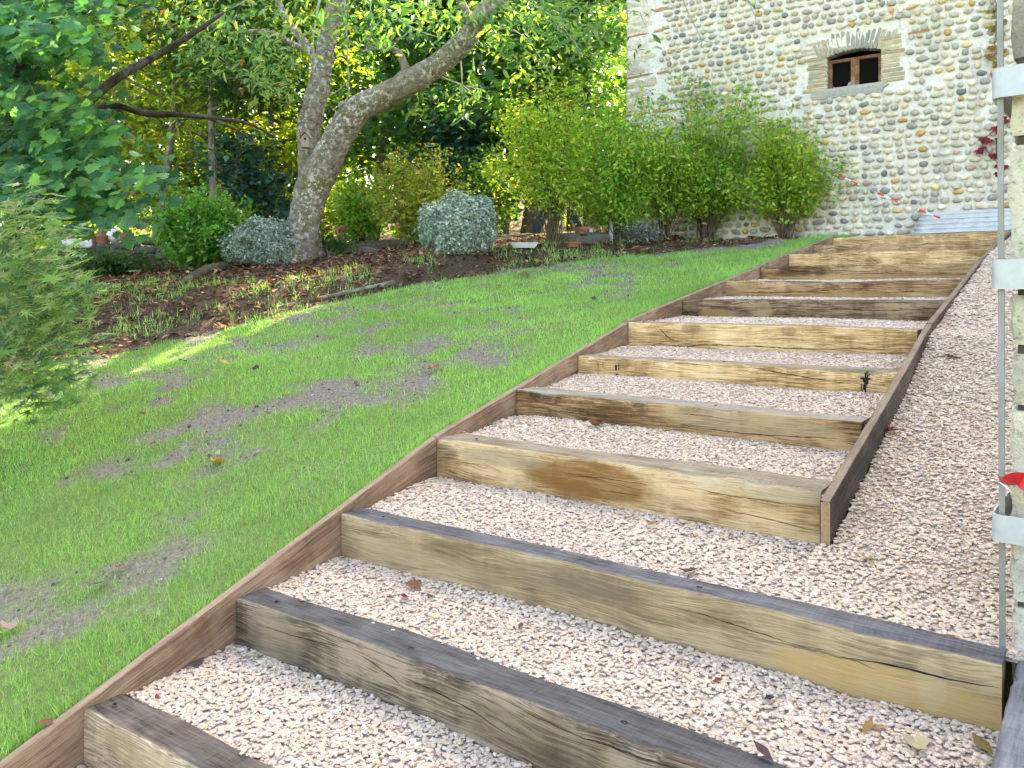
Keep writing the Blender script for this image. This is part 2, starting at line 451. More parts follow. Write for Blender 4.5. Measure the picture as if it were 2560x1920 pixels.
# ------------------------------------------------------------------ oak sleepers
DEEP = [.17, .16, .14, .21, .2, .19, .18, .17, .17, .17, .17, .17, .17]
FOOT = [None, -.616, -.408, -.166, .078, .270, .428, .613, .768, .935, 1.095, 1.255, 1.40, 1.50]   # gravel level in front of each sleeper
SLX = [(0, 2.68)] * 3 + [(0, 2.004), (0, 1.992), (0, 2.008), (0, 1.985), (0, 2.0), (0, 2.0), (0, 2.0), (0, 2.0), (0, 2.0), (0, 2.02)]
def sleeper_mesh(L, D, H, seed, back_wave=.006, front_wave=.003, dip=None, rtop=.012):
    rng = np.random.default_rng(seed)
    n = 90
    xs = np.linspace(0, L, n)
    # cross-section as (y, z, wear, is_back, is_top)
    sec = []
    for t in np.linspace(0, 1, 6)[:-1]: sec.append((0, -H + t * (H - rtop), 0, 0, 0))
    for a in np.linspace(0, 90, 4): sec.append((rtop - rtop * math.cos(R(a)), -rtop + rtop * math.sin(R(a)), .1 + .5 * a / 90, 0, a / 90))
    for t in np.linspace(0, 1, 6)[1:-1]: sec.append((rtop + t * (D - 2 * rtop), 0, 1, t, 1))
    for a in np.linspace(90, 0, 4): sec.append((D - rtop + rtop * math.cos(R(a)), -rtop + rtop * math.sin(R(a)), .9, 1, 1))
    for t in np.linspace(1, 0, 5)[1:]: sec.append((D, -H + t * (H - rtop), .5, 1, 0))
    sec = np.array(sec); k = len(sec)
    ph = rng.random(8) * 6.28
    topw = .0035 * np.sin(xs * 2.1 + ph[0]) + .002 * np.sin(xs * 5.3 + ph[1]) + rng.normal(0, .0006, n)
    fw_ = front_wave * (np.sin(xs * 1.7 + ph[2]) + .5 * np.sin(xs * 4.1 + ph[3])) + rng.normal(0, .0006, n)
    bw = back_wave * (np.sin(xs * 2.6 + ph[4]) + .6 * np.sin(xs * 6.5 + ph[5]))
    ew = np.clip(fbm(xs * 3, xs * 0 + seed, seed, 1.6, 3) - .5, 0, 1) * .085 + rng.random(n) * .0015    # waney nicks on the front arris
    V = np.empty((n, k, 3)); W = np.empty((n, k))
    for i, x in enumerate(xs):
        y = sec[:, 0] + fw_[i] * (1 - sec[:, 3]) + bw[i] * sec[:, 3]
        z = sec[:, 1] + topw[i] * sec[:, 4]
        if dip: z = z - dip[1] * math.exp(-((x - dip[0]) / dip[2]) ** 2) * sec[:, 4]
        arris = np.exp(-((sec[:, 0]) / .02) ** 2 - ((sec[:, 1]) / .02) ** 2)
        y = y + ew[i] * arris; z = z - ew[i] * arris * .8
        V[i, :, 0] = x; V[i, :, 1] = y; V[i, :, 2] = z; W[i] = sec[:, 2]
    m = MB()
    i = np.arange(n - 1)[:, None] * k; j = np.arange(k)[None]; j2 = (j + 1) % k
    F = np.stack([i + j, i + k + j, i + k + j2, i + j2], -1).reshape(-1, 4)
    m.add(V.reshape(-1, 3), [F, np.arange(k)[None], (np.arange(k)[::-1] + (n - 1) * k)[None]], (1, 1, 1), W.ravel())
    m.front = (xs, fw_)
    return m
# colours: dark, mid, light of the face; dark, light of the weathered top
TAN = ((.155, .083, .033), (.375, .235, .112), (.58, .41, .232))
OLV = ((.12, .088, .056), (.32, .238, .152), (.54, .425, .29))
BRN = ((.06, .03, .013), (.23, .128, .056), (.47, .305, .15))
GRY = ((.042, .031, .022), (.13, .096, .065), (.315, .24, .166))
OL3 = ((.165, .117, .068), (.285, .203, .115), (.43, .318, .187))
YEL = ((.24, .135, .052), (.57, .365, .17), (.76, .56, .32))
DRK = ((.03, .018, .011), (.125, .074, .04), (.33, .222, .128))
SPEC = [  # palette, top dark, top light, crack, blot, stain, patches (centre x, centre z from the top, radii, colour, amount)
    (OLV, (.02, .017, .015), (.18, .15, .12), .3, .7, .35, [(.35, -.06, .3, .05, (.36, .28, .16), .6)]),
    (GRY, (.018, .018, .019), (.13, .125, .12), .8, 1.0, .6, [(.25, -.1, .2, .12, (.25, .2, .135), .6), (1.5, -.1, .3, .07, (.10, .075, .045), .5)]),
    (OL3, (.018, .018, .02), (.17, .168, .175), .5, .8, .25, [(2.40, -.16, .42, .08, (.46, .30, .12), .85), (2.5, -.11, .045, .09, (.46, .37, .22), .5), (1.2, -.07, .35, .06, (.17, .135, .09), .6), (.35, -.13, .12, .09, (.2, .155, .1), .5), (.5, -.12, .5, .05, (.36, .28, .16), .5)]),
    (TAN, (.11, .085, .055), (.34, .285, .2), .7, 1.0, .5, [(.93, -.10, .40, .10, (.21, .095, .025), 1.0), (.45, -.06, .3, .05, (.25, .215, .145), .6), (.05, -.07, .1, .04, (.04, .035, .03), .5), (1.8, -.03, .4, .035, (.46, .39, .26), .6)]),
    (BRN, (.13, .105, .075), (.38, .34, .27), 1.0, 1.0, .5, [(1.4, -.06, .5, .06, (.33, .27, .17), .6), (.75, -.1, .25, .09, (.10, .05, .02), .5)]),
    (YEL, (.15, .115, .07), (.36, .30, .2), .9, .7, .25, [(.35, -.03, .06, .05, (.18, .1, .04), .6)]),
    (YEL, (.15, .105, .055), (.38, .29, .17), .9, .6, .15, [(.5, -.03, .08, .05, (.22, .13, .055), .6), (1.2, -.03, .06, .03, (.2, .11, .05), .5)]),
    (DRK, (.075, .06, .042), (.22, .18, .125), .9, 1.0, .5, [(.3, -.13, .18, .05, (.34, .20, .075), .8), (.7, -.09, .06, .1, (.34, .25, .13), .7), (1.66, -.09, .05, .08, (.33, .24, .13), .7)]),
    (BRN, (.09, .075, .055), (.26, .22, .16), 1.0, 1.0, .4, [(1.2, -.15, .6, .05, (.36, .225, .09), .7), (.15, -.1, .15, .1, (.3, .19, .085), .6)]),
    (BRN, (.06, .048, .035), (.2, .16, .11), .9, .9, .35, [(1.0, -.14, 1.2, .05, (.40, .265, .11), .75)]),
    (YEL, (.06, .04, .022), (.2, .14, .08), .7, .6, .2, [(.9, -.1, .1, .05, (.22, .13, .055), .6)]),  # weathered top darkened further to paint the shadow line along its front edge
    (TAN, (.10, .07, .04), (.3, .23, .14), .8, .7, .3, [(.35, -.05, .12, .02, (.16, .09, .04), .7)]),
    (YEL, (.18, .13, .07), (.4, .31, .18), .4, .5, .1, []),
]
SLAB = ['lowest oak sleeper step with a wavy weathered grey top at the bottom left corner',
        'second step from the bottom, dark grey-brown oak sleeper with cracked face',
        'third step from the bottom, longest oak sleeper reaching to the stone pillar, blackened top',
        'fourth step from the bottom, oak sleeper with a large brown knot figure on its face',
        'fifth step from the bottom, brown oak sleeper with long cracks and pale top',
        'sixth step from the bottom, yellow oak sleeper with black stencil marks',
        'seventh step from the bottom, pale yellow oak sleeper with a diagonal crack at its left',
        'eighth step from the bottom, dark brown oak sleeper',
        'ninth step from the bottom, brown oak sleeper whose top edge dips',
        'tenth step from the bottom, oak sleeper with dark upper and ochre lower face',
        'eleventh step from the bottom, pale oak sleeper, third from the top',
        'twelfth step from the bottom, pale oak sleeper, second from the top',
        'topmost pale oak sleeper of the steps in front of the stone wall']
sleepers = []; FRONT = []
m_hole = plain_mat('bolt_hole', (.012, .01, .009), .9)
for i in range(13):
    y, z = NOSE[i]; x0, x1 = SLX[i]
    pal, td, tl, ck, bl, st, pt = SPEC[i]
    mat = wood_mat('oak_sleeper', *pal, td, tl, seed=i + 1, crack=ck, blot=bl, patches=pt, stain_amt=st)
    mb = sleeper_mesh(x1 - x0, DEEP[i], .27, 40 + i, back_wave=.022 if i == 0 else (.012 if i in (1, 6) else .005),
                      front_wave=.012 if i == 0 else .004, dip=(1.0, .012, .35) if i == 8 else ((.05, .015, .12) if i == 8 else None))
    me = mb.mesh('sleeper', smooth=True); me.materials.append(mat); FRONT.append(mb.front)
    me.set_sharp_from_angle(angle=R(50))
    o = bpy.data.objects.new('sleeper_step', me); col.objects.link(o)
    rz = (random.Random(i).random() - .5) * .006
    o.location = (x0, y, z); o.rotation_euler = (0, 0, rz)
    tag(o, SLAB[i], 'step', 'oak sleeper steps'); sleepers.append(o)
    # bolt holes sunk into the top
    rr = random.Random(90 + i)
    for hx in ([.22, .95, 1.75] if i in (1, 2) else [.16, 1.28] if i in (3, 4) else [.1, 1.0]):
        k = 10; a = np.arange(k) / k * 2 * np.pi
        c = np.array([hx + rr.uniform(-.05, .05), DEEP[i] * .42, .0035])
        V = np.r_[[c - (0, 0, .004)], c + np.c_[np.cos(a) * .011, np.sin(a) * .008, a * 0]]
        F = np.array([[0, 1 + q, 1 + (q + 1) % k] for q in range(k)])
        h = MB().add(V, F); me2 = h.mesh('bolt_hole'); me2.materials.append(m_hole)
        ho = bpy.data.objects.new('bolt_hole', me2); col.objects.link(ho); ho.parent = o
# splits in the faces, as (sleeper, photo pixels of the split's ends and bends, width in m)
CRACKS = [(2, [(2500, 1722), (2380, 1700), (2240, 1670), (2100, 1645)], .006), (2, [(2100, 1636), (1950, 1600), (1780, 1545), (1650, 1512)], .003), (2, [(870, 1318), (960, 1335)], .002),
          (6, [(1573, 856), (1640, 857), (1690, 862), (1780, 858), (1860, 864), (1960, 868), (2060, 872), (2150, 870), (2250, 878)], .006), (6, [(1640, 810), (1665, 838), (1690, 858)], .008),
          (5, [(1850, 915), (1950, 932), (2040, 948), (2130, 960)], .005), (5, [(1690, 905), (1780, 915)], .003), (4, [(1300, 1010), (1420, 1030), (1560, 1040)], .003), (4, [(1700, 1062), (1850, 1080), (2000, 1090), (2140, 1098)], .005), (4, [(1420, 1045), (1540, 1060), (1640, 1078)], .004),
          (3, [(1400, 1180), (1500, 1195), (1640, 1215)], .003), (3, [(1700, 1215), (1850, 1240), (2040, 1275)], .003), (3, [(1500, 1225), (1600, 1240)], .003), (3, [(1800, 1270), (1950, 1305), (2045, 1330)], .003), (3, [(1120, 1150), (1220, 1165)], .002),
          (7, [(1720, 762), (1850, 770), (2000, 768)], .003), (7, [(2050, 768), (2200, 776), (2330, 772)], .006), (7, [(1900, 785), (2100, 788), (2290, 782)], .004), (8, [(1830, 733), (2000, 730), (2150, 722), (2300, 728)], .006), (8, [(2100, 736), (2250, 731), (2380, 728)], .003), (9, [(2000, 672), (2150, 680), (2300, 676)], .003), (9, [(2200, 690), (2400, 684)], .003),
          (1, [(640, 1560), (760, 1600), (860, 1622)], .003), (1, [(1000, 1690), (1150, 1760), (1300, 1850)], .004), (1, [(900, 1640), (960, 1680), (1010, 1720)], .004), (1, [(700, 1545), (860, 1590), (1050, 1650)], .002), (10, [(2060, 640), (2120, 648), (2180, 662)], .004), (10, [(2170, 640), (2200, 660)], .006), (11, [(2290, 614), (2330, 606)], .006), (11, [(2090, 616), (2120, 618)], .01)]
m_crack = plain_mat('split_shadow', (.02, .014, .01), .95)
for q, (i, pts, w) in enumerate(CRACKS):
    y, z = NOSE[i]; fx, fo = FRONT[i]; rg_ = np.random.default_rng(1000 + q)
    W3 = np.array([ony(a, b_, y) for a, b_ in pts]); nn = max(10, int(np.linalg.norm(W3[-1] - W3[0]) / .02))
    pl = smooth_path(W3, nn) if len(W3) > 2 else W3[0] + (W3[1] - W3[0]) * np.linspace(0, 1, nn)[:, None]
    tt = np.linspace(0, 1, nn); wd = w * .5 * (np.sin(np.pi * np.clip(tt, .02, .98)) ** .6) * rg_.uniform(.5, 1.2, nn); wd[0] = wd[-1] = .0002
    zj = np.cumsum(rg_.normal(0, .0011, nn)); zj -= np.linspace(zj[0], zj[-1], nn)
    V = []
    for p, a, j in zip(pl, wd, zj):
        yy = np.interp(p[0], fx, fo) - .0012
        zl = min(p[2] - z + j, -.016)
        V += [(p[0], yy, zl - a), (p[0], yy, zl + a)]
    F = np.array([[2*k, 2*k+2, 2*k+3, 2*k+1] for k in range(nn - 1)])
    me = MB().add(V, F).mesh('split'); me.materials.append(m_crack); o = bpy.data.objects.new('split', me); col.objects.link(o); o.parent = sleepers[i]
# black stencil marks on the sixth sleeper
m_ink = plain_mat('stencil_ink', (.012, .012, .014), .8)
def ink(o, rects, name, joined=False):
    mk = MB()
    for (x0, z0, x1, z1) in rects:
        yy = float(np.interp((x0 + x1) / 2, *FRONT[5])) - .0015
        if not joined: mk = MB()
        mk.add([(x0, yy, z0), (x1, yy, z0), (x1, yy, z1), (x0, yy, z1)], [[0, 1, 2, 3]])
        if not joined:
            me = mk.mesh(name); me.materials.append(m_ink); q = bpy.data.objects.new(name, me); col.objects.link(q); q.parent = o
    if joined:
        me = mk.mesh(name); me.materials.append(m_ink); q = bpy.data.objects.new(name, me); col.objects.link(q); q.parent = o; q['kind'] = 'stuff'
def face_xz(i, px, py):
    p = ony(px, py, NOSE[i][0]); return p[0], p[2] - NOSE[i][1]
rects = []
for (ax, ay, bx_, by_) in [(1538, 912, 1543, 926), (1546, 911, 1549, 918), (1546, 920, 1549, 925), (1540, 934, 1544, 941), (1547, 933, 1549, 941), (1539, 944, 1543, 953), (1547, 943, 1549, 955), (1496, 906, 1497, 922), (1508, 906, 1509, 920)]:
    u0, w0 = face_xz(5, ax, ay); u1, w1 = face_xz(5, bx_, by_); rects.append((u0, w1, u1, w0))
ink(sleepers[5], rects, 'stencil_mark')
rects = []
rr = random.Random(4)
for q in range(26):
    cx_ = 2163 + rr.gauss(0, 5); cy_ = 948 + rr.gauss(0, 15); a = rr.uniform(.6, 2.0); h_ = rr.uniform(3, 9)
    u0, w0 = face_xz(5, cx_ - a, cy_ - h_); u1, w1 = face_xz(5, cx_ + a, cy_ + h_); rects.append((u0, max(w1, -.17), u1, min(w0, -.02)))
u0, w0 = face_xz(5, 2161, 932); u1, w1 = face_xz(5, 2165, 998); rects.append((u0, w1, u1, w0))
u0, w0 = face_xz(5, 2150, 944); u1, w1 = face_xz(5, 2176, 950); rects.append((u0, w1, u1, w0))
ink(sleepers[5], rects, 'ink_smear', True)

# ------------------------------------------------------------------ side boards
PINE = ((.13, .075, .045), (.25, .155, .098), (.36, .245, .165))
def board(name, a, b, x0, x1, h, label, seed, group, pal=PINE, top=((.19, .125, .085), (.36, .255, .18)), vert_end=True):
    """plank on edge in the y-z plane whose top edge runs a->b (y, z)"""
    (ya, za), (yb, zb) = a, b
    L = math.hypot(yb - ya, zb - za); ang = math.atan2(zb - za, yb - ya)
    rng = np.random.default_rng(seed); n = 40; T = x1 - x0; r = .004
    sec = [(0, -h, 0), (0, -h * .5, 0), (0, -r, 0), (r, 0, 1), (T / 2, .0, 1), (T - r, 0, 1), (T, -r, 0), (T, -h * .5, 0), (T, -h, 0)]
    k = len(sec); V = np.empty((n, k, 3)); W = np.empty((n, k))
    for i, s in enumerate(np.linspace(0, L, n)):
        w = .0025 * math.sin(s * 2 + seed) + rng.normal(0, .0004)
        for j, (u, zz, we) in enumerate(sec):
            sl = s - (zz * math.tan(ang) if vert_end else 0) * 0
            V[i, j] = (sl, u + w, zz); W[i, j] = we * .9
    # vertical-cut ends
    for j in range(k):
        for i in range(n): V[i, j, 0] += V[i, j, 2] * math.tan(ang)
    m = MB(); i = np.arange(n - 1)[:, None] * k; j = np.arange(k)[None]; j2 = (j + 1) % k
    F = np.stack([i + j, i + j2, i + k + j2, i + k + j], -1).reshape(-1, 4)
    m.add(V.reshape(-1, 3), [F, np.arange(k)[::-1][None], (np.arange(k) + (n - 1) * k)[None]], (1, 1, 1), W.ravel())
    me = m.mesh(name)
    me.materials.append(wood_mat('pine_board', *pal, *top, seed=seed, crack=.25, blot=.7, stain=(.07, .04, .028), stain_amt=.35))
    o = bpy.data.objects.new(name, me); col.objects.link(o)
    # local x = along board, local y = thickness towards +X of the world
    X = Vector((0, math.cos(ang), math.sin(ang))); Z = Vector((0, -math.sin(ang), math.cos(ang))); Y = Vector((1, 0, 0))
    o.matrix_world = Matrix(((X.x, Y.x, Z.x, x0), (X.y, Y.y, Z.y, ya), (X.z, Y.z, Z.z, za), (0, 0, 0, 1)))
    return tag(o, label, 'board', group)
board('edging_board', (-3.0, -.955), (-.165, .048), -.042, -.003, .235, 'lowest brown edging plank between lawn and the bottom three steps', 1, 'left edging planks')
board('edging_board', (-.160, .052), (2.03, .592), -.042, -.003, .235, 'second brown edging plank up, between lawn and middle steps', 2, 'left edging planks')
board('edging_board', (2.036, .604), (4.975, 1.086), -.042, -.003, .22, 'third brown edging plank up, between lawn and upper steps', 3, 'left edging planks')
board('edging_board', (4.982, 1.092), (8.02, 1.572), -.042, -.003, .2, 'topmost brown edging plank along the lawn, ending before the stone wall', 4, 'left edging planks')
DKB = ((.025, .018, .014), (.056, .04, .029), (.11, .08, .058))
board('edging_board', (-.262, .034), (2.036, .632), 2.030, 2.068, .25, 'lowest dark plank right of the steps, its sawn end standing in the gravel', 5, 'right edging planks', DKB, ((.13, .09, .06), (.30, .225, .16)))
board('edging_board', (2.042, .638), (4.61, 1.098), 2.032, 2.070, .24, 'middle dark plank along the right side of the steps', 6, 'right edging planks', DKB, ((.13, .09, .06), (.30, .225, .16)))
board('edging_board', (4.616, 1.104), (8.05, 1.60), 2.030, 2.068, .22, 'uppermost dark plank on the right side of the steps', 7, 'right edging planks', DKB, ((.13, .09, .06), (.28, .2, .14)))
o_ = [q for q in bpy.data.objects if q.get('label', '').startswith('lowest dark plank')][0]
ew_ = MB(); mw = o_.matrix_world.inverted()
for pz in [0]:
    q = [Vector((2.032, -.2635, .028)), Vector((2.066, -.2635, .028)), Vector((2.066, -.2635, -.215)), Vector((2.032, -.2635, -.215))]
    q += [v_ + Vector((0, -.003, 0)) for v_ in q]
    ew_.add([mw @ v_ for v_ in q], np.array([[4, 5, 6, 7], [0, 1, 5, 4], [1, 2, 6, 5], [2, 3, 7, 6], [3, 0, 4, 7]]))
me = ew_.mesh('sawn_end'); me.materials.append(plain_mat('sawn_end_grain', (.36, .24, .14), .85, c2=(.24, .15, .085), scale=60)); q = bpy.data.objects.new('sawn_end', me); col.objects.link(q); q.parent = o_; q['label'] = 'pale sawn end of the plank'
# grey beam lying along the right of the lowest steps
me = sleeper_mesh(2.6, .26, .2, 77, back_wave=.004, front_wave=.003).mesh('grey_beam', smooth=True)
me.materials.append(wood_mat('grey_beam_wood', (.05, .05, .052), (.12, .118, .118), (.2, .2, .205), (.09, .09, .095), (.27, .27, .285), seed=31, crack=.8, blot=.8, stain_amt=.3))
me.set_sharp_from_angle(angle=R(50))
o = bpy.data.objects.new('grey_beam', me); col.objects.link(o)
o.matrix_world = Matrix(((0, 1, 0, 2.703), (-1, 0, 0, -.60), (0, 0, 1, -.235), (0, 0, 0, 1))) 
tag(o, 'weathered silver-grey timber beam at the bottom right corner', 'beam')

# ------------------------------------------------------------------ gravel
SLOPE_Y = [-.72, -.5, -.302, -.045, .15, .618, 1.084, 1.638, 1.934, 3.241, 4.348, 5.07, 6.289, 8.1, 9.2]
SLOPE_Z = [-.214, -.19, -.140, -.058, .008, .142, .273, .45, .57, .825, 1.04, 1.18, 1.335, 1.55, 1.60]
def tread_ends(i):      # (y0, z0, y1, z1) of the gravel in front of sleeper i (0-based), behind sleeper i-1
    y1 = NOSE[i][0]; z1 = FOOT[i] if i else -.83
    if i == 0: return -3.2, -.86, y1, z1
    return NOSE[i-1][0] + DEEP[i-1] - .012, NOSE[i-1][1] - .012, y1, z1
def gravel_z(x, y, i):
    y0, z0, y1, z1 = tread_ends(i)
    t = np.clip((y - y0) / (y1 - y0), 0, 1)
    z = z0 + (z1 - z0) * sstep(0, 1, t) ** 1.0
    return z + (fbm(x, y, 60 + i, 2.2, 2) - .5) * .03 * np.minimum(1, t * 6)
def slope_z(x, y):
    return np.interp(y, SLOPE_Y, SLOPE_Z) + (fbm(x, y, 70, 1.8, 3) - .5) * .05 * sstep(-.5, .2, y) - .02 * sstep(2.1, 2.7, x)
def gravel_any(x, y):
    if x < -.0 or x > 3.4 or y > 9: return -99
    if x > 2.05 and y > -.72: return float(slope_z(x, y))
    for i in range(13):
        y0, z0, y1, z1 = tread_ends(i)
        if y0 <= y <= y1: return float(gravel_z(x, y, i))
    for i in range(13):
        if NOSE[i][0] <= y <= NOSE[i][0] + DEEP[i]: return NOSE[i][1]
    return -99
m_bed, nt, b, out = newmat('gravel_bed'); N = NT(nt); v = N.obj()
vc = N.n('ShaderNodeTexVoronoi'); N.link(v, vc.inputs[0]); vc.inputs['Scale'].default_value = 60
n1 = N.noise(v, 20, 4)
N.link(N.mix(N.maprange(vc.outputs['Distance'], .2, .6), N.ramp(vc.outputs['Color'], [(.2, (.50, .41, .34)), (.8, (.62, .52, .44))]), (.50, .41, .34)), b.inputs['Base Color'])
b.inputs['Roughness'].default_value = .9
N.link(N.bump(vc.outputs['Distance'], -.8, .012), b.inputs['Normal'])
bed = MB()
def sheet(x0, x1, y0, y1, f, dx=.08, dy=.06):
    xs = np.linspace(x0, x1, max(2, int((x1 - x0) / dx))); ys = np.linspace(y0, y1, max(3, int((y1 - y0) / dy)))
    X, Y = np.meshgrid(xs, ys, indexing='ij'); Z = f(X, Y) - .008
    n, m = X.shape; i = (np.arange(n - 1)[:, None] * m + np.arange(m - 1)[None]).ravel()
    bed.add(np.stack([X, Y, Z], -1).reshape(-1, 3), np.stack([i, i + m, i + m + 1, i + 1], -1))
for i in range(13):
    y0, z0, y1, z1 = tread_ends(i)
    sheet(.0, 2.03 if i >= 3 else 2.69, y0, y1 + .004, lambda x, y, i=i: gravel_z(x, y, i))
sheet(2.072, 3.4, -.72, 9.3, slope_z, .08, .08)
sheet(2.024, 2.072, -.72, -.27, slope_z, .03, .08)
sheet(-.0, 2.03, NOSE[12][0] + .16, 9.3, lambda x, y: 1.53 + 0 * x + (y - 8) * .06)
bed.build('gravel_bed', m_bed, smooth=True, kind='structure')

ICO = np.array([(0, -.526, .851), (0, .526, .851), (0, -.526, -.851), (0, .526, -.851), (.526, .851, 0), (-.526, .851, 0), (.526, -.851, 0), (-.526, -.851, 0),
                (.851, 0, .526), (.851, 0, -.526), (-.851, 0, .526), (-.851, 0, -.526)])
from itertools import combinations
def ico_faces():
    F = []
    for a, b_, c_ in combinations(range(12), 3):
        p, q, r = ICO[a], ICO[b_], ICO[c_]
        if max(np.linalg.norm(p-q), np.linalg.norm(q-r), np.linalg.norm(p-r)) < 1.1:
            F.append((a, b_, c_) if np.dot(np.cross(q-p, r-p), p+q+r) > 0 else (a, c_, b_))
    return np.array(F)
ICOF = ico_faces()
def rand_rot(rng, n):
    q = rng.normal(size=(n, 4)); q /= np.linalg.norm(q, axis=1)[:, None]
    w, x, y, z = q.T
    return np.stack([np.stack([1-2*(y*y+z*z), 2*(x*y-z*w), 2*(x*z+y*w)], -1), np.stack([2*(x*y+z*w), 1-2*(x*x+z*z), 2*(y*z-x*w)], -1), np.stack([2*(x*z-y*w), 2*(y*z+x*w), 1-2*(x*x+y*y)], -1)], 1)
GCOL = np.array([(.56, .475, .405), (.60, .525, .455), (.52, .425, .345), (.58, .445, .31), (.50, .44, .395), (.65, .59, .53), (.42, .35, .30), (.58, .46, .40), (.62, .535, .42)])
GPR = np.array([.22, .22, .1, .06, .1, .13, .02, .08, .07])
rng = np.random.default_rng(2)
gm = MB()
OCT = np.array([(1, 0, 0), (-1, 0, 0), (0, 1, 0), (0, -1, 0), (0, 0, 1), (0, 0, -1)], float) * 1.12
OCTF = np.array([(0, 2, 4), (2, 1, 4), (1, 3, 4), (3, 0, 4), (2, 0, 5), (1, 2, 5), (3, 1, 5), (0, 3, 5)])
def pebbles(pts, size, fine=True):
    n = len(pts)
    B_, BF_ = (ICO, ICOF) if fine else (OCT, OCTF); k_ = len(B_)
    base = B_[None] * (1 + rng.normal(0, .17, (n, k_, 1)))
    sc = size * rng.lognormal(0, .22, (n, 1, 1)) * rng.uniform([.95, .7, .5], [1.25, 1.0, .8], (n, 3))[:, None, :]
    V = np.einsum('nij,nkj->nki', rand_rot(rng, n), base * sc)
    # stones settle flat: squash the vertical a little
    V[:, :, 2] *= .42
    V = V + pts[:, None, :]
    c = GCOL[rng.choice(len(GCOL), n, p=GPR)] * rng.uniform(.90, 1.06, (n, 1)) * (1.06, .985, .90)
    F = (BF_[None] + (np.arange(n) * k_)[:, None, None]).reshape(-1, 3)
    gm.add(V.reshape(-1, 3), F, np.repeat(c, k_, 0))
def scatter(x0, x1, y0, y1, f, dens, size, fine=True):
    n = int((x1 - x0) * (y1 - y0) * dens)
    x = rng.uniform(x0, x1, n); y = rng.uniform(y0, y1, n)
    pebbles(np.c_[x, y, f(x, y) + rng.uniform(-.0045, .003, n)], size, fine)
for i in range(13):
    y0, z0, y1, z1 = tread_ends(i)
    dens = [8200, 8200, 8200, 8000, 7800, 7200, 6000, 3800, 2600, 2000, 1500, 1500, 1500][i]
    if i == 0: y0 = -2.35
    if i > 8: y0 = y0
    scatter(.0, 2.025 if i >= 3 else 2.68, y0, y1 + .002, lambda x, y, i=i: gravel_z(x, y, i), dens, .0096 if i < 4 else .0098 if i < 7 else .012, i < 4)
    if i in (3, 4, 5):   # stones heaped against the riser and spilt in the gap at the board
        n = 60; x = rng.uniform(2.008, 2.028, n); y = NOSE[i][0] + rng.uniform(.0, .5, n)
        pebbles(np.c_[x, y, np.full(n, NOSE[i][1] - .03) + (y - NOSE[i][0]) * .04 + rng.uniform(-.01, .01, n)], .011)
    # a few loose stones left on top of the sleepers
    n = 7; x = rng.uniform(.02, SLX[i][1] - .05, n); y = NOSE[i][0] + DEEP[i] * rng.uniform(.8, 1.0, n)
    pebbles(np.c_[x, y, np.full(n, NOSE[i][1] + .006)], .008)
scatter(2.026, 2.072, -.715, -.27, slope_z, 8200, .0096)
scatter(2.075, 2.72, -.715, -.3, slope_z, 8200, .0096)
scatter(2.072, 2.80, -.3, 2.2, slope_z, 7800, .0099, False)
scatter(2.072, 2.95, 2.2, 8.0, slope_z, 4400, .0122, False)
m_gravel = col_mat('gravel_stone', .75, .12, 120, .3, .002, .35)
gm.build('gravel', m_gravel, label='pinkish white crushed gravel filling the steps and the bank beside them', kind='stuff')

# ------------------------------------------------------------------ cobble-walled building
WY, BX0, BX1, BZ0, BZ1, BDEPTH = 9.4, -3.86, 10.0, 1.1, 11.0, 8.0
OW = (-.50, .28, 3.88, 4.45)       # window opening x0, x1, z0, z1
bld = empty('stone_building', (BX0, WY, BZ0), 'tall old building with a wall of rounded cobbles set in white mortar', 'building')
m_mortar, nt, b, out = newmat('lime_mortar'); N = NT(nt); v = N.n('ShaderNodeNewGeometry').outputs['Position']
n1 = N.noise(v, 1.6, 5, .6); n2 = N.noise(v, 26, 6, .65); n3 = N.noise(v, 5, 5, .6)
c = N.ramp(n2, [(.3, (.70, .655, .57)), (.6, (.86, .83, .76))])
c = N.mix(N.maprange(n1, .5, .68, 0, .35), c, (.78, .68, .48))
c = N.mix(N.maprange(n3, .62, .75, 0, .35), c, (.48, .45, .41))
stn = N.noise(N.mapping(v, scale=(3.2, 1, .55)), 1.3, 5, .62)
c = N.mix(N.maprange(stn, .52, .7, 0, .55), c, (.40, .375, .34))
N.link(c, b.inputs['Base Color']); b.inputs['Roughness'].default_value = .95; b.inputs['Specular IOR Level'].default_value = .1
N.link(N.bump(N.math('ADD', n2, N.math('MULTIPLY', n3, .8)), 1.0, .03), b.inputs['Normal'])
def batter(z): return .012 * np.clip(7 - z, 0, 6)             # wall leans out slightly towards its foot at the corner
wall = MB()
def wgrid(x0, x1, z0, z1, step=.07):
    xs = np.linspace(x0, x1, max(2, int((x1 - x0) / step))); zs = np.linspace(z0, z1, max(2, int((z1 - z0) / step)))
    X, Z = np.meshgrid(xs, zs, indexing='ij')
    edge = np.minimum(1, np.minimum(np.minimum(X - x0, x1 - X), np.minimum(Z - z0, z1 - Z)) / .05)
    Y = WY - .022 * np.clip(edge, 0, 1) * (fbm(X, Z, 90, 7, 3) - .3) - .02 * np.clip(edge, 0, 1) * (fbm(X, Z, 95, 1.2, 2) - .5)
    Xb = X - batter(Z) * sstep(-3.3, -3.86, X)
    n, m = X.shape; i = (np.arange(n - 1)[:, None] * m + np.arange(m - 1)[None]).ravel()
    wall.add(np.stack([Xb, Y, Z], -1).reshape(-1, 3), np.stack([i, i + m, i + m + 1, i + 1], -1))
x0, x1, z0, z1 = OW
wgrid(BX0, x0, BZ0, 6.6, .05); wgrid(x1, 3.4, BZ0, 6.6, .05); wgrid(x0, x1, BZ0, z0, .05); wgrid(x0, x1, z1, 6.6, .05)
wgrid(BX0, 3.4, 6.6, BZ1, .4); wgrid(3.4, BX1, BZ0, BZ1, .4)
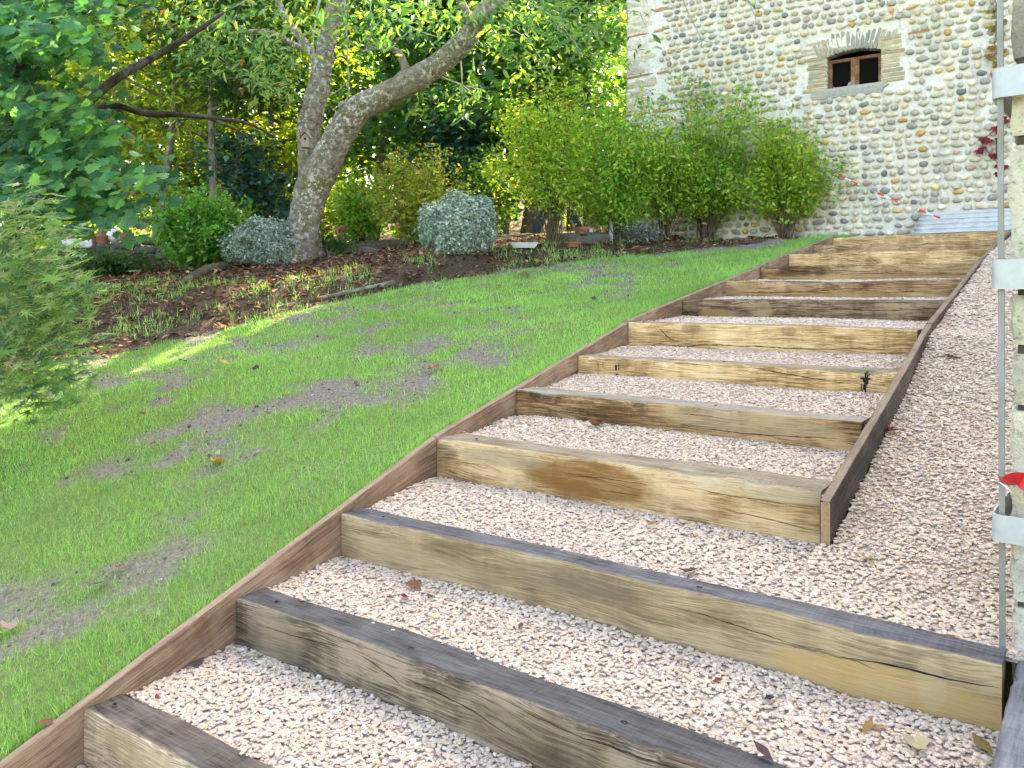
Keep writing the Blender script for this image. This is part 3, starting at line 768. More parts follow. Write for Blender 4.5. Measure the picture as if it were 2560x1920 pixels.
RD = .22                             # depth of the reveal
for q in ([(x0, WY, z0), (x0, WY + RD, z0), (x0, WY + RD, z1), (x0, WY, z1)], [(x1, WY, z0), (x1, WY, z1), (x1, WY + RD, z1), (x1, WY + RD, z0)],
          [(x0, WY, z1), (x0, WY + RD, z1), (x1, WY + RD, z1), (x1, WY, z1)], [(x0, WY, z0), (x1, WY, z0), (x1, WY + RD, z0), (x0, WY + RD, z0)]):
    wall.add(q, [[0, 1, 2, 3]])
wall.build('wall', m_mortar, bld)
rest = MB()
bb = float(batter(BZ0))
rest.add([(BX0 - bb, WY, BZ0), (BX0 - bb, WY + BDEPTH, BZ0), (BX0, WY + BDEPTH, BZ1), (BX0, WY, BZ1)], [[0, 1, 2, 3]])
rest.add([(BX1, WY, BZ0), (BX1, WY, BZ1), (BX1, WY + BDEPTH, BZ1), (BX1, WY + BDEPTH, BZ0)], [[0, 1, 2, 3]])
rest.add([(BX0, WY + BDEPTH, BZ0), (BX1, WY + BDEPTH, BZ0), (BX1, WY + BDEPTH, BZ1), (BX0, WY + BDEPTH, BZ1)], [[0, 1, 2, 3]])
rest.build('side_wall', m_mortar, bld)
m_roof = plain_mat('roof_tile', (.24, .10, .06), .85, scale=8, bump=.5)
rf = MB(); e = .5; zc = BZ1
A = [(BX0-e, WY-e, zc), (BX1+e, WY-e, zc), (BX1+e, WY+BDEPTH+e, zc), (BX0-e, WY+BDEPTH+e, zc), (BX0+3.2, WY+BDEPTH/2, zc+2.6), (BX1-3.2, WY+BDEPTH/2, zc+2.6)]
rf.add(A, [np.array([[0, 1, 5, 4], [2, 3, 4, 5]]), np.array([[1, 2, 5], [3, 0, 4]]), np.array([[0, 3, 2, 1]])])
rf.build('roof', m_roof, bld)
# --- cobbles in courses
def cobble_variants(n):
    out = []; rg = np.random.default_rng(12)
    a = np.arange(10) / 10 * 2 * np.pi
    for k in range(n):
        ex = rg.uniform(1.6, 2.8); prof = 1 + rg.normal(0, .07, 10)
        cu = np.sign(np.cos(a)) * np.abs(np.cos(a)) ** (2 / ex) * prof; cv = np.sign(np.sin(a)) * np.abs(np.sin(a)) ** (2 / ex) * prof
        rings = [(1.0, .05), (.97, -.45), (.78, -.8), (.45, -.97)]
        V = []
        for s, y in rings: V += [(cu[j] * s, y + rg.normal(0, .03), cv[j] * s) for j in range(10)]
        V.append((0, -1.02, 0)); V = np.array(V)
        F4 = np.array([[r*10+j, r*10+(j+1) % 10, (r+1)*10+(j+1) % 10, (r+1)*10+j] for r in range(3) for j in range(10)])
        F3 = np.array([[30+j, 30+(j+1) % 10, 40] for j in range(10)])
        out.append((V, F4, F3))
    return out
COB = cobble_variants(14)
SCOL = np.array([(.38, .35, .285), (.44, .405, .33), (.29, .275, .245), (.235, .23, .22), (.49, .43, .32), (.50, .385, .22), (.42, .27, .12), (.40, .31, .24), (.55, .50, .41), (.17, .17, .17)])
SPR = np.array([.21, .2, .12, .07, .15, .05, .02, .05, .11, .02])
m_cob = stone_mat('cobble_stone'); m_cobj = stone_mat('cobble_stone_far', True)
cob_mesh = []
for V, F4, F3 in COB:
    me = MB().add(V, [F4, F3]).mesh('stone', smooth=True); me.materials.append(m_cob); cob_mesh.append(me)
rg = np.random.default_rng(33)
SURR = (-.80, .60, 3.80, 4.74)
cobs = []
zrow = 1.56
while zrow < 7.2:
    h = rg.uniform(.098, .116)
    x = BX0 + rg.uniform(.05, .25) + (.55 if zrow > 3.6 else .1)
    while x < 3.4:
        w = rg.uniform(.075, .145) if rg.random() < .9 else rg.uniform(.145, .2)
        pitch = w + rg.uniform(.016, .045)
        cx_ = x + w / 2; cz = zrow + rg.normal(0, .008)
        hid = SURR[0] < cx_ + w/2 and cx_ - w/2 < SURR[1] and SURR[2] < cz < SURR[3]
        
        if rg.random() > .04 and not hid:
            cobs.append((cx_, cz, w / 2, h * rg.uniform(.32, .45), rg.normal(0, .13), rg.integers(len(COB)), SCOL[rg.choice(len(SCOL), p=SPR)] * rg.uniform(1.12, 1.55)))
        x += pitch
    zrow += h
def vis(c):
    v_ = np.array([c[0], WY, c[1]]) - CAM; t = v_ @ FW
    px = CXP + FPX * (v_ @ RT) / t; py = CYP - FPX * v_[2] / t
    inside = 1575 < px < 2508 and -10 < py < 598
    bush = (px < 2130 and py > 330 + max(0, (px - 1950)) * .6) or (px < 1800 and py > 300)
    return (0 if not inside else 1) * (.25 if bush else 1) * c[2] * c[3] / t**2
order = sorted(range(len(cobs)), key=lambda k: -vis(cobs[k]))
far = MB()
for rank, k in enumerate(order):
    cx_, cz, hw, hh, rot, vi, cc = cobs[k]
    dep = .042 + hh * .25
    if rank < 300:
        o = bpy.data.objects.new('stone', cob_mesh[vi]); col.objects.link(o); o.parent = bld
        o.location = Vector((cx_, WY - .004, cz)) - Vector((BX0, WY, BZ0)); o.rotation_euler = (0, rot, 0); o.scale = (hw, dep, hh)
        o.color = (*cc, 1)
    else:
        V, F4, F3 = COB[vi]
        q = V * (hw, dep, hh); c_, s_ = math.cos(rot), math.sin(rot)
        q = np.c_[q[:, 0] * c_ + q[:, 2] * s_, q[:, 1], -q[:, 0] * s_ + q[:, 2] * c_] + (cx_, WY - .004, cz)
        far.add(q, [F4, F3], cc)
far.build('cobblestones', m_cobj, bld, smooth=True, kind='stuff')
# --- thin bricks round the window, in the quoins and in odd courses
m_brick = stone_mat('thin_brick')
bk_rng = np.random.default_rng(8)
def rough_box(seed, rnd=.07):
    rg_ = np.random.default_rng(seed)
    g = np.linspace(-.5, .5, 4); V = []; idx = {}; F = []
    def vid(p):
        k = tuple(np.round(p, 4))
        if k not in idx: idx[k] = len(V); V.append(np.array(p, float))
        return idx[k]
    for ax in range(3):
        for s in (-.5, .5):
            for i in range(3):
                for j in range(3):
                    q = []
                    for (a, b_) in ((i, j), (i+1, j), (i+1, j+1), (i, j+1)):
                        p = [0, 0, 0]; p[ax] = s; p[(ax+1) % 3] = g[a]; p[(ax+2) % 3] = g[b_]; q.append(vid(p))
                    F.append(q if s > 0 else q[::-1])
    V = np.array(V); V = V + rg_.normal(0, .022, V.shape)
    l = np.abs(V).max(1); r = np.linalg.norm(V, axis=1); 
    V = V * (1 - rnd * np.clip((r - .6) / .27, 0, 1))[:, None]
    return V, np.array(F)
brick_me = []
for k in range(5):
    V, F = rough_box(300 + k); me = MB().add(V, F).mesh('brick'); me.materials.append(m_brick); brick_me.append(me)
def brick(cx_, cz, L, h, rot=0.0, proud=.015, depth=.14, color=None, name='brick', parent=bld, y=None):
    o = bpy.data.objects.new(name, brick_me[bk_rng.integers(5)]); col.objects.link(o); o.parent = parent
    yc = (WY if y is None else y) - proud + depth / 2
    o.location = Vector((cx_, yc, cz)) - Vector(parent_world(parent)); o.rotation_euler = (0, rot, 0); o.scale = (L, depth, h)
    c_ = color if color is not None else np.array([(.44, .35, .22), (.50, .42, .29), (.38, .32, .22), (.47, .36, .21)][bk_rng.integers(4)]) * bk_rng.uniform(.85, 1.1)
    o.color = (*c_, 1)
    return o
win = empty('window', (0, 0, 0)); win.parent = bld; win.location = Vector(((x0+x1)/2, WY, z0)) - Vector((BX0, WY, BZ0))
for side in (-1, 1):
    z = 3.86
    k = 0
    while z < (4.40 if side < 0 else 4.5):
        h = bk_rng.uniform(.05, .064); L = bk_rng.uniform(.25, .36)
        edge_x = (x0 + .004) if side < 0 else (x1 - .004)
        brick(edge_x + side * L / 2, z + h / 2, L, h, bk_rng.normal(0, .01), depth=.2 if side < 0 else .16, parent=win)
        z += h + .012; k += 1
nv = 17                                   # arch of bricks on edge
xm = (x0 + x1) / 2; ra = 1.25
for k in range(nv):
    u = (k + .5) / nv; xx = x0 - .16 + u * (x1 - x0 + .32)
    th = (xx - xm) / ra
    zi = 4.42 - (1 - math.cos(th)) * ra * .9
    L = .30 + bk_rng.uniform(-.03, .03)
    brick(xm + math.sin(th) * (ra + L / 2) * .93, zi + L / 2 * math.cos(th), (x1 - x0 + .32) / nv * .9, L, th, proud=.012, depth=.2, parent=win,
          color=np.array([(.40, .36, .28), (.47, .42, .33), (.34, .32, .27), (.48, .40, .28)][bk_rng.integers(4)]) * bk_rng.uniform(.8, 1.1))
sill = MB(); V, F = rough_box(77); sill.add(V * (1.05, .3, .16) + (xm - .08, WY + .11, 3.805), F, (.40, .385, .34))
m_sill = col_mat('worn_sill', .9, .15, 25, .5, .01)
sill.build('sill', m_sill, win)
m_frame = wood_mat('window_wood', (.12, .05, .02), (.26, .125, .06), (.36, .22, .13), (.1, .05, .03), (.2, .12, .08), seed=50, crack=.3)
fy = WY + .12
def bar(a, b_, w, d, name='frame_bar', parent=None):
    V, F = box(((a[0]+b_[0])/2, fy, (a[1]+b_[1])/2), (abs(b_[0]-a[0]) + (w if a[0] == b_[0] else 0), d, abs(b_[1]-a[1]) + (w if a[1] == b_[1] else 0)))
    return MB().add(V, F).build(name, m_frame, parent)
for (ca, cb_) in ((x0 + .005, xm - .002), (xm + .002, x1 - .005)):
    cs = empty('casement', (0, 0, 0)); cs.parent = win; cs.location = Vector((ca - xm, .12, .01))
    zt = 4.33
    bar((ca + .028, z0 + .005), (ca + .028, zt), .056, .045, 'stile', cs); bar((cb_ - .028, z0 + .005), (cb_ - .028, zt), .056, .045, 'stile', cs)
    bar((ca + .057, zt - .02), (cb_ - .057, zt - .02), .045, .041, 'rail', cs)
    wm = MB()                             # chicken wire as thin crossing strands
    u0, u1, w0, w1 = ca + .056, cb_ - .056, z0 + .01, zt - .04
    for s_ in (-1, 1):
        for q in np.arange(u0 - (w1 - w0), u1 + (w1 - w0), .026):
            pts = []
            for zz in np.linspace(w0, w1, 14):
                xx = q + s_ * (zz - w0) * .6 + .004 * math.sin(zz * 200)
                if u0 < xx < u1: pts.append((xx, fy - .012, zz))
            if len(pts) > 1: wm.add(*tube(pts, .0006, 3))
    wm.build('wire_mesh', plain_mat('dull_wire', (.10, .095, .09), .6, .5), cs, kind='stuff')
m_glass, nt, b, out = newmat('dusty_glass'); b.inputs['Base Color'].default_value = (.5, .53, .56, 1); b.inputs['Roughness'].default_value = .25; b.inputs['Transmission Weight'].default_value = .5
for pts in ([(x0+.06, 3.885), (x0+.14, 3.885), (x0+.075, 3.94)], [(x0+.23, 3.885), (xm-.055, 3.885), (xm-.055, 3.99), (xm-.10, 3.97), (xm-.115, 3.92)]):
    g = MB(); n = len(pts); V = [(p, fy + .004, q) for p, q in pts] + [(p, fy + .008, q) for p, q in pts]
    g.add(V, [np.arange(n)[None], np.arange(n)[::-1][None] + n] + [np.array([[i, (i+1) % n, n+(i+1) % n, n+i]])[:, ::-1] for i in range(n)])
    g.build('glass_shard', m_glass, win)
# box behind the window, coloured near black for the unlit room
m_dark = plain_mat('room_darkness', (.02, .018, .016), .95)
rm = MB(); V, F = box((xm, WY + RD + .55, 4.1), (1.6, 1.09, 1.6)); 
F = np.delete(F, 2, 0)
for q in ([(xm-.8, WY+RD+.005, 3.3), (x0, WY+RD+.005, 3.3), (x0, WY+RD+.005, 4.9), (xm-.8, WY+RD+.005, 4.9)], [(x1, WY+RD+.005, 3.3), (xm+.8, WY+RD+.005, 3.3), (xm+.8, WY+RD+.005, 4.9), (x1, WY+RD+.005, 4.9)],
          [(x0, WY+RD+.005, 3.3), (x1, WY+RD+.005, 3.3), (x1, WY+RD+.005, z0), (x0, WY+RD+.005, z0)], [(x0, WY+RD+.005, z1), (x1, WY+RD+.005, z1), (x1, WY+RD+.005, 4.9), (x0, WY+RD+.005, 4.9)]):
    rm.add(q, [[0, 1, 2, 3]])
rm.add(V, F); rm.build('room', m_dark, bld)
# quoins at the left corner
z = 3.3; k = 0
while z < 6.8:
    h = bk_rng.uniform(.13, .24); L = bk_rng.uniform(.35, .62)
    if k % 4 == 3: h = .045
    cq = np.array([(.56, .50, .39), (.60, .54, .43), (.50, .46, .38)][k % 3]) if h > .06 else np.array((.48, .26, .15))
    xl = BX0 - float(batter(z)) - .012
    brick(xl + L / 2, z + h / 2, L, h, 0, proud=.02, depth=.5, color=cq * bk_rng.uniform(.85, 1.1), name='quoin')
    if k % 4 == 3 or k % 3 == 1:
        brick(xl + L + .2, z + h / 2, .3, min(h, .05), 0, proud=.02, depth=.2, color=(.46, .25, .14) if k % 2 else (.5, .43, .32))
    z += h + .018; k += 1
for (bx_, bz_, L) in [(-.72, 4.52, .34), (-.80, 4.46, .3), (-.62, 4.60, .35), (.72, 4.82, .3), (.25, 4.83, .4), (.55, 4.78, .22), (.78, 4.52, .3), (-2.9, 4.9, .4), (-3.1, 4.62, .3), (-2.7, 4.05, .3), (-3.0, 3.9, .35), (-.05, 4.80, .3)]:
    brick(bx_, bz_, L, .035, bk_rng.normal(0, .02), color=(.47, .24, .14) if bk_rng.random() < .5 else (.52, .44, .32))

# ------------------------------------------------------------------ things on and by the wall
m_zinc, nt, b, out = newmat('white_zinc'); N = NT(nt); n1 = N.noise(N.obj(), 9, 5)
N.link(N.ramp(n1, [(.3, (.52, .53, .54)), (.7, (.68, .69, .70))]), b.inputs['Base Color']); b.inputs['Roughness'].default_value = .45; b.inputs['Metallic'].default_value = .25
cs = MB(); xs = np.linspace(.78, 2.35, 12); n = 60
for i in range(n):
    u = i / (n - 1); zz = 1.56 + u * .37; yy = 9.05 + u * .26 - .024 * math.cos(u * 5.5 * 2 * np.pi)
    for x in xs: cs.V.append(np.array([[x + .0 * u + (.10 * (u - .5) if x < .8 else 0), yy - .006 * math.sin(x * 1.3), zz + (x - .8) * .006]])); cs.C.append(np.ones((1, 3))); cs.W.append(np.zeros(1)); cs.n += 1
m_ = len(xs); ii = (np.arange(n - 1)[:, None] * m_ + np.arange(m_ - 1)[None]).ravel()
cs.F.append(np.stack([ii, ii + 1, ii + m_ + 1, ii + m_], -1))
o = cs.build('corrugated_sheet', m_zinc, org=(1.5, 9.15, 1.55), smooth=True, label='white corrugated metal sheet leaning on the foot of the cobble wall', cat='metal sheet')
sm = o.modifiers.new('thickness', 'SOLIDIFY'); sm.thickness = .003

m_tape, nt, b, out = newmat('barrier_tape'); N = NT(nt)
at = N.attr('wear').outputs['Fac']
st = N.math('GREATER_THAN', N.math('FRACT', at), .5)
N.link(N.mix(st, (.85, .83, .82), (.62, .02, .03)), b.inputs['Base Color']); b.inputs['Roughness'].default_value = .4
def ribbon(pts, w, period, twist=1.5, n=60, seed=0):
    p = smooth_path(pts, n); mb_ = MB(); s = 0; V = []; W = []
    t = np.gradient(p, axis=0)
    for i in range(n):
        if i: s += np.linalg.norm(p[i] - p[i-1])
        d, sd_, u = frame_from(t[i]); a = twist * math.sin(i * .21 + seed) + .3
        o_ = (u * math.cos(a) + sd_ * math.sin(a)) * w / 2
        V += [p[i] - o_, p[i] + o_]; W += [s / period] * 2
    F = np.array([[2*i, 2*i+1, 2*i+3, 2*i+2] for i in range(n - 1)])
    return mb_.add(V, F, (1, 1, 1), W)
a, b_ = ony(2050, 415, 9.0), ony(2350, 545, 9.12)
mid = (a + b_) / 2 - (0, .0, .03)
t_o = ribbon([a, mid, b_], .03, .20, n=90).build('barrier_tape', m_tape, label='red and white barrier tape sagging from the bushes to the corrugated sheet', cat='tape')
a = ony(1800, 480, 9.1); b_ = ony(1785, 530, 9.0)
ribbon([a, (a + b_) / 2 + (.04, 0, 0), b_], .04, .3, n=30, seed=2).build('barrier_tape', m_tape, label='short end of red tape hanging inside a bush by the wall', cat='tape')
# small black lantern on the wall
lp = ony(2500, 368, WY)
ln = empty('wall_lantern', lp, 'small black wall lantern on the cobble wall, half behind the steel rod', 'lantern')
m_blk = plain_mat('black_iron', (.012, .012, .013), .5, .3)
MB().add(*box(lp + (0, -.09, -.02), (.07, .07, .2))).build('lantern_body', m_blk, ln)
MB().add(*box(lp + (0, -.04, .11), (.05, .1, .03))).build('bracket', m_blk, ln)
MB().add(*box(lp + (0, -.09, .10), (.1, .1, .02))).build('cap', m_blk, ln)

# ------------------------------------------------------------------ stone gate pillar with steel straps
PX, PY = 2.684, -.655
pil = empty('stone_pillar', (PX, PY, -.35), 'rough limestone pillar with steel straps at the right edge', 'pillar')
m_lime, nt, b, out = newmat('rough_limestone'); N = NT(nt); v = N.n('ShaderNodeNewGeometry').outputs['Position']
oc = N.n('ShaderNodeObjectInfo').outputs['Color']
n1 = N.noise(v, 7, 7, .65); n2 = N.noise(v, 45, 5, .7); n3 = N.voro(v, 28)
c = N.mix(1.0, oc, N.ramp(n1, [(.3, (.62, .6, .56)), (.65, (1.12, 1.1, 1.05))]), 'MULTIPLY')
c = N.mix(N.maprange(n2, .54, .66, 0, .7), c, (.20, .175, .145))
c = N.mix(N.maprange(n3, .0, .22, .5, 0), c, (.16, .14, .12))
c = N.mix(N.maprange(n1, .54, .68, 0, .45), c, (.62, .47, .22))
N.link(c, b.inputs['Base Color']); b.inputs['Roughness'].default_value = .95; b.inputs['Specular IOR Level'].default_value = .1
N.link(N.bump(N.math('ADD', n1, N.math('MULTIPLY', n2, .5)), 1.0, .03), b.inputs['Normal'])
def block(seed, g=7):
    rg_ = np.random.default_rng(seed); u = np.linspace(-.5, .5, g); V = []; F = []; idx = {}
    ph = rg_.random(12) * 6.28
    def vid(p):
        k = tuple(np.round(p, 4))
        if k not in idx:
            idx[k] = len(V); q = np.array(p, float); e = np.sort(np.abs(q))[::-1]
            chip = .03 * max(0, (e[1] - .42) / .08) * (.4 + rg_.random())
            q = q * (1 - chip) + .012 * np.sin(np.array([q[1] * 7 + ph[0], q[2] * 6 + ph[1], q[0] * 6 + ph[2]])) + .010 * np.sin(np.array([q[2] * 13 + ph[3], q[0] * 15 + ph[4], q[1] * 12 + ph[5]])) + rg_.normal(0, .004, 3)
            V.append(q)
        return idx[k]
    for ax in range(3):
        for sg in (-.5, .5):
            for i in range(g - 1):
                for j in range(g - 1):
                    q = []
                    for (a, b_) in ((i, j), (i+1, j), (i+1, j+1), (i, j+1)):
                        p = [0, 0, 0]; p[ax] = sg; p[(ax+1) % 3] = u[a]; p[(ax+2) % 3] = u[b_]; q.append(vid(p))
                    F.append(q if sg > 0 else q[::-1])
    return np.array(V), np.array(F)
stone_me = []
for k in range(6):
    rg_ = np.random.default_rng(500 + k); V, F = block(500 + k)
    me = MB().add(V, F).mesh('stone', smooth=True); me.set_sharp_from_angle(angle=R(40)); me.materials.append(m_lime); stone_me.append(me)
# course heights from the photograph, as (z0, z1)
courses = [(-.42, -.10), (-.085, .09), (.10, .29), (.30, .485), (.50, .655), (.68, .83), (.84, 1.27), (1.30, 1.52), (1.53, 1.95), (1.97, 2.3)]
prng = np.random.default_rng(9)
for k, (a, b_) in enumerate(courses):
    split = prng.uniform(.36, .6)
    for (u0, u1) in ((0, split), (split + .015, 1)):
        for (v0, v1) in (((0, .52), (.535, 1)) if k % 2 else ((0, 1),)):
            w = .72; d = .6
            o = bpy.data.objects.new('stone', stone_me[prng.integers(6)]); col.objects.link(o); o.parent = pil
            o.location = ((u0 + u1) / 2 * w, (v0 + v1) / 2 * d, (a + b_) / 2 + .35); o.scale = ((u1 - u0) * w, (v1 - v0) * d, (b_ - a) * 1.0)
            cc = np.array([(.68, .64, .55), (.72, .67, .54), (.62, .59, .53)][prng.integers(3)]) if a < 1.5 else np.array((.40, .38, .345))
            o.color = (*(cc * prng.uniform(.9, 1.08)), 1)
m_joint = plain_mat('pillar_joint', (.09, .075, .06), .95, scale=30, bump=.8)
MB().add(*box((PX + .36, PY + .3, .93), (.68, .56, 2.66))).build('joint_fill', m_joint, pil)
m_steel = plain_mat('galvanised_strap', (.50, .52, .55), .5, .3, .12, 14, .08, c2=(.38, .39, .41))
m_rod = plain_mat('rusty_flat_bar', (.30, .33, .36), .55, .4, .2, 14, .2, c2=(.20, .15, .10), stretch=(1, 1, .3))
V, F = beam((2.668, PY - .022, -.24), (2.662, PY - .022, 1.735), .016, .016, up=(0, 1, 0))
hb = MB().add(V, F)
hb.add([(2.651, PY - .03, 1.735), (2.673, PY - .03, 1.735), (2.673, PY - .014, 1.735), (2.651, PY - .014, 1.735), (2.662, PY - .022, 1.765)], [np.array([[0, 1, 4], [1, 2, 4], [2, 3, 4], [3, 0, 4]])])
hb.build('steel_rod', m_rod, org=(2.668, PY - .022, -.24), label='upright galvanised flat bar held by straps along the stone pillar', cat='bar')
def strap(z0, z1, label):
    path = [(3.45, PY - .052), (3.0, PY - .052), (2.70, PY - .05)]
    for a in np.linspace(90, 180, 8): path.append((2.672 - .028 * math.sin(R(a - 90)), PY - .05 + .028 * (1 - math.cos(R(a - 90)))))
    path += [(2.645, PY + .05), (2.652, PY + .2), (2.668, PY + .45)]
    path = np.array(path); n = len(path); th = .006
    t = np.gradient(path, axis=0); t /= np.linalg.norm(t, axis=1)[:, None]; nr = np.c_[-t[:, 1], t[:, 0]]
    A = path + nr * th / 2; B = path - nr * th / 2
    V = np.array([[(A[i][0], A[i][1], z0), (A[i][0], A[i][1], z1), (B[i][0], B[i][1], z1), (B[i][0], B[i][1], z0)] for i in range(n)]).reshape(-1, 3)
    i = np.arange(n - 1)[:, None] * 4; j = np.arange(4)[None]; j2 = (j + 1) % 4
    F = np.stack([i + j, i + 4 + j, i + 4 + j2, i + j2], -1).reshape(-1, 4)
    o = MB().add(V, [F, np.array([[0, 1, 2, 3]]), np.array([[3, 2, 1, 0]]) + 4 * (n - 1)]).build('steel_strap', m_steel, org=(2.7, PY - .05, z0), label=label, cat='strap', group='pillar straps')
    me = o.data
    return o
strap(1.412, 1.500, 'topmost galvanised steel strap bent round the stone pillar')
strap(.845, .933, 'middle galvanised steel strap bent round the stone pillar')
strap(.098, .178, 'lowest galvanised steel strap bent round the stone pillar')
# red tape knotted round the bar
tp = P(2528, 1203, 2.36)
kn = ribbon([tp + (-.03, -.005, .004), tp + (-.012, -.012, 0), tp + (.012, -.02, .012), tp + (.05, -.015, .004), tp + (.1, .0, .01), tp + (.2, .0, .0)], .05, .9, twist=.7, n=40, seed=1)
kn.W = [w * 0 + .7 for w in kn.W]
kn.add([tp + (-.035, -.012, .0), tp + (-.008, -.02, -.012), tp + (.005, -.02, -.03), tp + (-.02, -.012, -.012)], [[0, 1, 2, 3]], (1, 1, 1), .2)
kn.build('barrier_tape', m_tape, label='crumpled red tape knotted round the steel bar on the pillar', cat='tape')

# ------------------------------------------------------------------ foliage tools
def fan(outline, lift=.04):
    n = len(outline); V = np.array([(.38, 0, lift)] + [(x, y, 0) for x, y in outline])
    return V, np.array([[0, 1 + i, 1 + (i + 1) % n] for i in range(n)])
LEAF = {}
LEAF['ell'] = (np.array([(0, 0, 0), (.45, .27, .07), (1, 0, -.03), (.45, -.27, .07)]), np.array([[0, 3, 2], [0, 2, 1]]))
LEAF['long'] = (np.array([(0, 0, 0), (.35, .16, .04), (.7, .13, .02), (1, 0, -.08), (.7, -.13, .02), (.35, -.16, .04)]), np.array([[0, 5, 4, 3], [0, 3, 2, 1]]))
_mp = [(0, 0), (.10, .22), (.02, .42), (.22, .40), (.30, .58), (.44, .42), (.62, .52), (.62, .30), (.82, .20), (1.0, 0)]
_mp = _mp + [(x, -y) for x, y in _mp[-2:0:-1]]
LEAF['maple'] = fan(_mp, .05)
_pl = []
for k, a in enumerate(np.linspace(-130, 130, 7)):
    r = [.42, .6, .8, .95, .8, .6, .42][k]
    _pl += [(.3 + .13 * math.cos(R(a - 20)), .13 * math.sin(R(a - 20))), (.3 + r * .75 * math.cos(R(a)), r * .75 * math.sin(R(a)))]
_pl += [(.22, .06)]
LEAF['palm'] = (fan(_pl, .03)[0], fan(_pl, .03)[1])
_iv = [(0, 0), (-.05, .35), (.25, .42), (.55, .3), (1, 0)]; _iv = _iv + [(x, -y) for x, y in _iv[-2:0:-1]]
LEAF['broad'] = fan(_iv, .06)
def add_leaves(mb, pts, size, kind, palette, rng, nb=(0, 0, .8), spread=.55, out=None, droop=.25, sizevar=.25, probs=None, clump=None, tint=None):
    pts = np.asarray(pts, float); n = len(pts)
    if n == 0: return
    T, F = LEAF[kind]; k = len(T)
    nrm = np.asarray(nb, float)[None] + rng.normal(0, spread, (n, 3))
    if out is not None: nrm = nrm + out
    nrm /= np.linalg.norm(nrm, axis=1)[:, None] + 1e-9
    t = rng.normal(0, 1, (n, 3)); t[:, 2] -= droop * 2
    if out is not None: t = t + out * .8
    t -= nrm * np.sum(t * nrm, 1)[:, None]; t /= np.linalg.norm(t, axis=1)[:, None] + 1e-9
    s = np.cross(nrm, t)
    M = np.stack([t, s, nrm], -1)
    sz = size * np.exp(rng.normal(0, sizevar, n))
    V = np.einsum('nij,kj->nki', M, T) * sz[:, None, None] + pts[:, None, :]
    pal = np.asarray(palette); c = pal[rng.choice(len(pal), n, p=probs)] * rng.uniform(.8, 1.2, (n, 1))
    if clump is not None: c = c * clump[:, None]
    FF = (F[None] + (np.arange(n) * k)[:, None, None]).reshape(-1, F.shape[1])
    mb.add(V.reshape(-1, 3), FF, np.repeat(c, k, 0))
def limb_path(rng, p, d, L, n=7, wob=.18, lift=.0):
    pts = [np.asarray(p, float)]; d = np.asarray(d, float) / np.linalg.norm(d)
    for i in range(n - 1):
        d = d + rng.normal(0, wob, 3) + np.array([0, 0, lift]); d /= np.linalg.norm(d)
        pts.append(pts[-1] + d * L / (n - 1))
    return np.array(pts)
def sph(rng, n):
    v = rng.normal(size=(n, 3)); return v / np.linalg.norm(v, axis=1)[:, None]
m_leaf = leaf_mat('green_leaf', .5, (1.4, 1.25, .55))
m_leaf_dark = leaf_mat('dark_leaf', .3, (1.1, 1.15, .6), .4, .5)
m_leaf_grey = leaf_mat('grey_leaf', .15, (1, 1, .9), .6, .2)
m_bark = bark_mat('bark_brown', (.06, .046, .034), (.22, .18, .14), lich_amt=.35)
m_twig = plain_mat('twig_bark', (.16, .12, .075), .9, c2=(.07, .05, .03), scale=30)
MAPLE = [(.025, .13, .062), (.04, .17, .07), (.06, .22, .072), (.10, .29, .08)]
SUNNY = [(.21, .36, .05), (.30, .43, .06), (.43, .48, .08), (.13, .26, .055)]  # sunlight put into the leaf colour: brighter and yellower greens
MIDG = [(.08, .235, .065), (.12, .30, .072), (.17, .36, .08), (.055, .185, .065)]
DARKG = [(.04, .145, .06), (.06, .19, .06), (.09, .25, .06), (.14, .31, .06)]
TEAL = [(.02, .095, .075), (.032, .125, .09), (.05, .165, .11)]
PRIV = [(.14, .38, .06), (.21, .47, .08), (.29, .52, .09), (.46, .54, .10)]
LIME = [(.25, .46, .07), (.34, .53, .085), (.52, .56, .11), (.18, .39, .06)]

